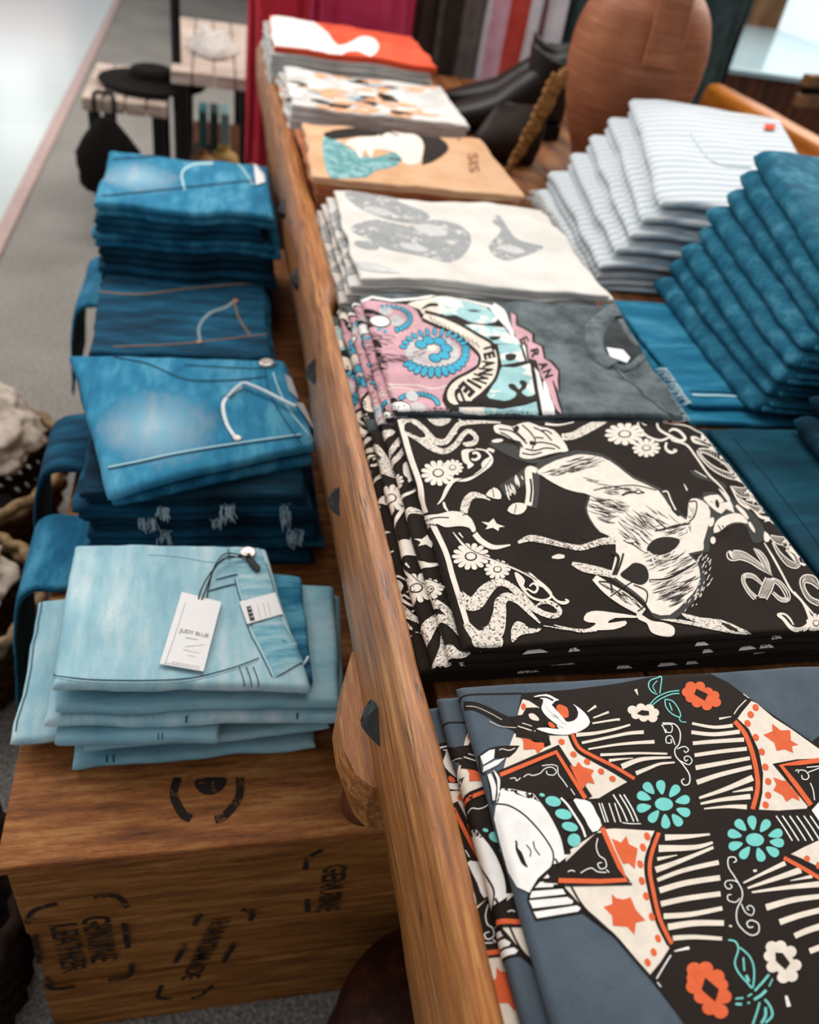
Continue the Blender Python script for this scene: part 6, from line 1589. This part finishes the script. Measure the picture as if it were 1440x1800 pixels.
mb = MB(); mb.box((2.35, 3.75, .30), (1.0, 1.3, .60), .0, bev=.01); keep(mb.build('cabinet', W_DARK), ct)
mb = MB(); mb.box((2.35, 3.75, .612), (1.06, 1.36, .022), .0, bev=.006); keep(mb.build('glass_top', CNT), ct)
mb = MB(); fr_ = wood('brown_frame_wood', '#4b2f1c', '#7a5535', '#a27c56', (3, 14, 14), .5, .3, 3)
q = P(1420, 168, .66)
o_ = empty('picture_frame', (q.x, q.y, .6235)); tag(o_, 'brown wooden frame standing on the glass counter at the right edge', 'frame')
mb.box((q.x+.13, q.y+.06, .70), (.34, .03, .035), .35, bev=.005); mb.box((q.x+.13, q.y+.06, .643), (.34, .03, .035), .35, bev=.005); keep(mb.build('frame_rails', fr_), o_)
mb = MB(); mb.box((q.x+.13, q.y+.066, .67), (.31, .008, .03), .35); keep(mb.build('backing', SOLE), o_)

# ================================================================== small tables at the far left
DIST = wood('whitewashed_wood', '#8a7264', '#c6b3a6', '#e9e0d8', (3, 20, 20), .7, .2, 3)
def side_table(name, x0, x1, y0, y1, zt, label, th=.035, legs=True):
    t = empty(name, ((x0+x1)/2, (y0+y1)/2, 0)); tag(t, label, 'side table', 'small whitewashed tables')
    mb = MB(); n_ = 4
    for k in range(n_):
        w_ = (x1-x0)/n_; mb.box((x0+w_*(k+.5), (y0+y1)/2, zt-th/2), (w_-.004, y1-y0, th), bev=.004)
    keep(mb.build('plank_top', DIST), t)
    for (x, y) in ((x0+.03, y0+.03), (x1-.03, y0+.03), (x0+.03, y1-.03), (x1-.03, y1-.03)):
        mb = MB(); mb.box((x, y, (zt-th)/2), (.032, .032, zt-th), bev=.003); keep(mb.build('leg', RKM), t)
    mb = MB()
    return t
side_table('side_table', -.115, .125, 2.62, 3.42, .50, 'whitewashed plank table with dark legs standing left of the red garment')
side_table('side_table', -.36, -.125, 2.62, 3.05, .405, 'low whitewashed table with a black hat on it, farthest left')
FELT = plain('black_felt', '#1b1715', .95, .1, 0, .3, 60)
hat = empty('felt_hat', (-.17, 2.80, .405)); tag(hat, 'black wide-brimmed felt hat lying on the low left table', 'hat')
mb = MB(); mb.lathe(smooth_line([(.062, .018), (.10, .012), (.13, .008), (.155, .012), (.150, .018), (.10, .020), (.066, .030)], 3), (-.175, 2.82, .4055), 40); keep(mb.build('brim', FELT), hat)
mb = MB(); mb.lathe(smooth_line([(.070, .010), (.070, .025), (.064, .045), (.045, .055), (.0, .048)], 4), (-.175, 2.82, .4055), 40); keep(mb.build('crown', FELT), hat)
bagm = MB(); rows = []
for i in range(13):
    t_ = i/12; z = .17+.20*t_; w_ = .090*math.sin(PI*min(1, .28+t_*.66))+.004
    rows.append([(-.29+w_*math.cos(a_)*(1+.12*fbm(a_*2, t_*4, 3)), 2.575+.6*w_*math.sin(a_), z) for a_ in [2*PI*k/24 for k in range(24)]])
bagm.grid(rows, 0, closed_u=True); bagm.add(rows[0], [tuple(range(24))[::-1]], 0); bagm.add(rows[-1], [tuple(range(24))], 0)
hb = empty('cloth_bag', (-.29, 2.575, .12)); tag(hb, 'black cloth bag hanging from the front edge of the low left table', 'bag')
keep(bagm.build('body', FELT), hb)
mb = MB(); mb.tube(smooth_line([(-.32, 2.585, .34), (-.32, 2.60, .42), (-.30, 2.66, .412), (-.27, 2.60, .42), (-.27, 2.585, .34)], 5), .006, 8); keep(mb.build('strap', FELT), hb)
for k, dx in enumerate((-.03, .0, .03)):
    mb = MB(); mb.tube([(-.29+dx, 2.575, .175), (-.29+dx*1.2, 2.572, .12)], [.007, .010], 8); keep(mb.build('tassel', FELT), hb)
# things on and under the taller small table
PALEC = plain('pale_crumpled_cloth', '#cfc6bf', .9, .1, 0, .35, 40)
mb = MB(); rows = []
for i in range(15):
    t_ = i/14; rows.append([(-.07+.15*t_+.0*k, 2.95+.16*math.cos(a_)*math.sin(PI*min(.98, t_*.9+.06)), .502+max(0, .05*math.sin(a_)*math.sin(PI*min(.98, t_*.9+.06))*(1+.6*fbm(a_*2, t_*5, 1)))) for k, a_ in enumerate([2*PI*j/28 for j in range(28)])])
mb.grid(rows, 0, closed_u=True); mb.add(rows[0], [tuple(range(28))], 0); mb.add(rows[-1], [tuple(range(28))[::-1]], 0)
tag(mb.build('folded_scarf', PALEC), 'pale crumpled scarf lying on the taller whitewashed table', 'scarf')
sh = side = empty('display_shelf', (.02, 2.95, 0)); tag(sh, 'low dark wooden shelf under the taller whitewashed table', 'shelf')
mb = MB(); mb.box((.015, 2.98, .19), (.16, .60, .02), bev=.003); keep(mb.build('board', W_DARK), sh)
for (x, y) in ((-.05, 2.70), (.08, 2.70), (-.05, 3.26), (.08, 3.26)):
    mb = MB(); mb.box((x, y, .09), (.02, .02, .18)); keep(mb.build('leg', W_DARK), sh)
TANL = plain('tan_leather', '#a9763e', .6, .3, 0, .5, 40); GOLD = plain('golden_straw', '#c9a35c', .7, .3, 0, .5, 90)
def pouch(x, y, z, r, m_, label):
    mb = MB(); mb.lathe(smooth_line([(0, 0), (r*.8, .002), (r, r*.45), (r*.85, r*.9), (r*.35, r*1.15), (r*.42, r*1.4), (r*.3, r*1.42)], 4), (x, y, z), 24); tag(mb.build('leather_pouch', m_), label, 'pouch', 'pouches on the low shelf')
pouch(-.03, 2.74, .2005, .040, TANL, 'tan leather pouch at the left front of the low shelf'); pouch(.035, 2.78, .2005, .045, GOLD, 'golden straw pouch in the middle of the low shelf'); pouch(.065, 2.70, .2005, .026, TANL, 'smallest tan pouch, nearest the red garment'); pouch(.0, 2.69, .2005, .026, GOLD, 'small golden straw pouch at the front of the low shelf')
for k, cc in enumerate(('#4d8a90', '#39565c', '#8fb9bb')):
    mb = MB(); mb.box((-.03+.035*k, 2.95, .2655), (.028, .12, .13), bev=.003); tag(mb.build('small_box', plain('box_card_%s' % 'abc'[k], cc, .6, .3)), ['teal small box upright on the low shelf, leftmost', 'dark slate small box upright on the low shelf, middle', 'pale aqua small box upright on the low shelf, rightmost'][k], 'box', 'boxes on the low shelf')

# ================================================================== woven hats and fleece on the floor at the left edge
STRAW = plain('brown_woven_straw', '#5a3c22', .85, .15, 0, .85, 90); STRAWL = plain('tan_woven_straw', '#a98a66', .85, .15, 0, .7, 90)
bk = empty('woven_basket', (-.40, 1.25, 0)); tag(bk, 'brown woven basket with tan rims on the floor at the left edge', 'basket')
def coil(cx_, cy_, z0, z1, r0, r1, n_, name, mat, parent, seed):
    mb = MB()
    for k in range(n_):
        t_ = k/(n_-1); r_ = r0+(r1-r0)*t_; z = z0+(z1-z0)*t_
        mb.tube([(cx_+(r_+.004*math.sin(a_*22+k*PI))*math.cos(a_), cy_+(r_+.004*math.sin(a_*22+k*PI))*math.sin(a_), z+.003*fbm(a_*2, seed+k)) for a_ in [2*PI*i/90 for i in range(91)]], .0085, 7)
    keep(mb.build(name, mat), parent)
coil(-.43, 1.22, .01, .15, .13, .175, 9, 'woven_side', STRAW, bk, 3); coil(-.43, 1.22, .163, .178, .176, .178, 2, 'rim', STRAWL, bk, 4)
bk2 = empty('woven_basket', (-.40, .90, 0)); tag(bk2, 'smaller brown woven basket nearer the camera, half outside the left edge', 'basket')
coil(-.385, .905, .01, .14, .10, .135, 8, 'woven_side', STRAW, bk2, 5); coil(-.385, .905, .153, .167, .136, .138, 2, 'rim', STRAWL, bk2, 6)
bk_added = empty('woven_basket', (-.315, .45, 0)); tag(bk_added, 'added dark brown woven basket, darkening the floor left of the stencilled crate', 'basket')  # added basket; its dark weave makes the floor beside the crate dark
coil(-.318, .44, .01, .21, .10, .128, 11, 'woven_side', plain('added_dark_straw', '#2b1b10', .85, .15, 0, .8, 90), bk_added, 8)
FLEECE = plain('cream_fleece', '#d9c8b8', .95, .1, 0, .5, 70)
def fleece(cx_, cy_, z, r, label, seed):
    bm = bmesh.new(); bmesh.ops.create_icosphere(bm, subdivisions=5, radius=1)
    for v in bm.verts:
        d = 1+.16*fbm(v.co.x*2.2+seed, v.co.y*2.2, v.co.z*2.2, 5)*1.6
        v.co = Vector((v.co.x*r*d, v.co.y*r*d, v.co.z*r*.45*d))
    mb = MB(); bm.verts.ensure_lookup_table(); mb.add([v.co+Vector((cx_, cy_, z)) for v in bm.verts], [[v.index for v in f_.verts] for f_ in bm.faces]); bm.free()
    tag(mb.build('fleece_roll', FLEECE), label, 'fleece', 'cream fleece in the baskets')
fleece(-.43, 1.28, .19, .13, 'cream fleece heaped in the farther woven basket', 1); fleece(-.385, .93, .175, .09, 'cream fleece roll in the nearer woven basket', 5)
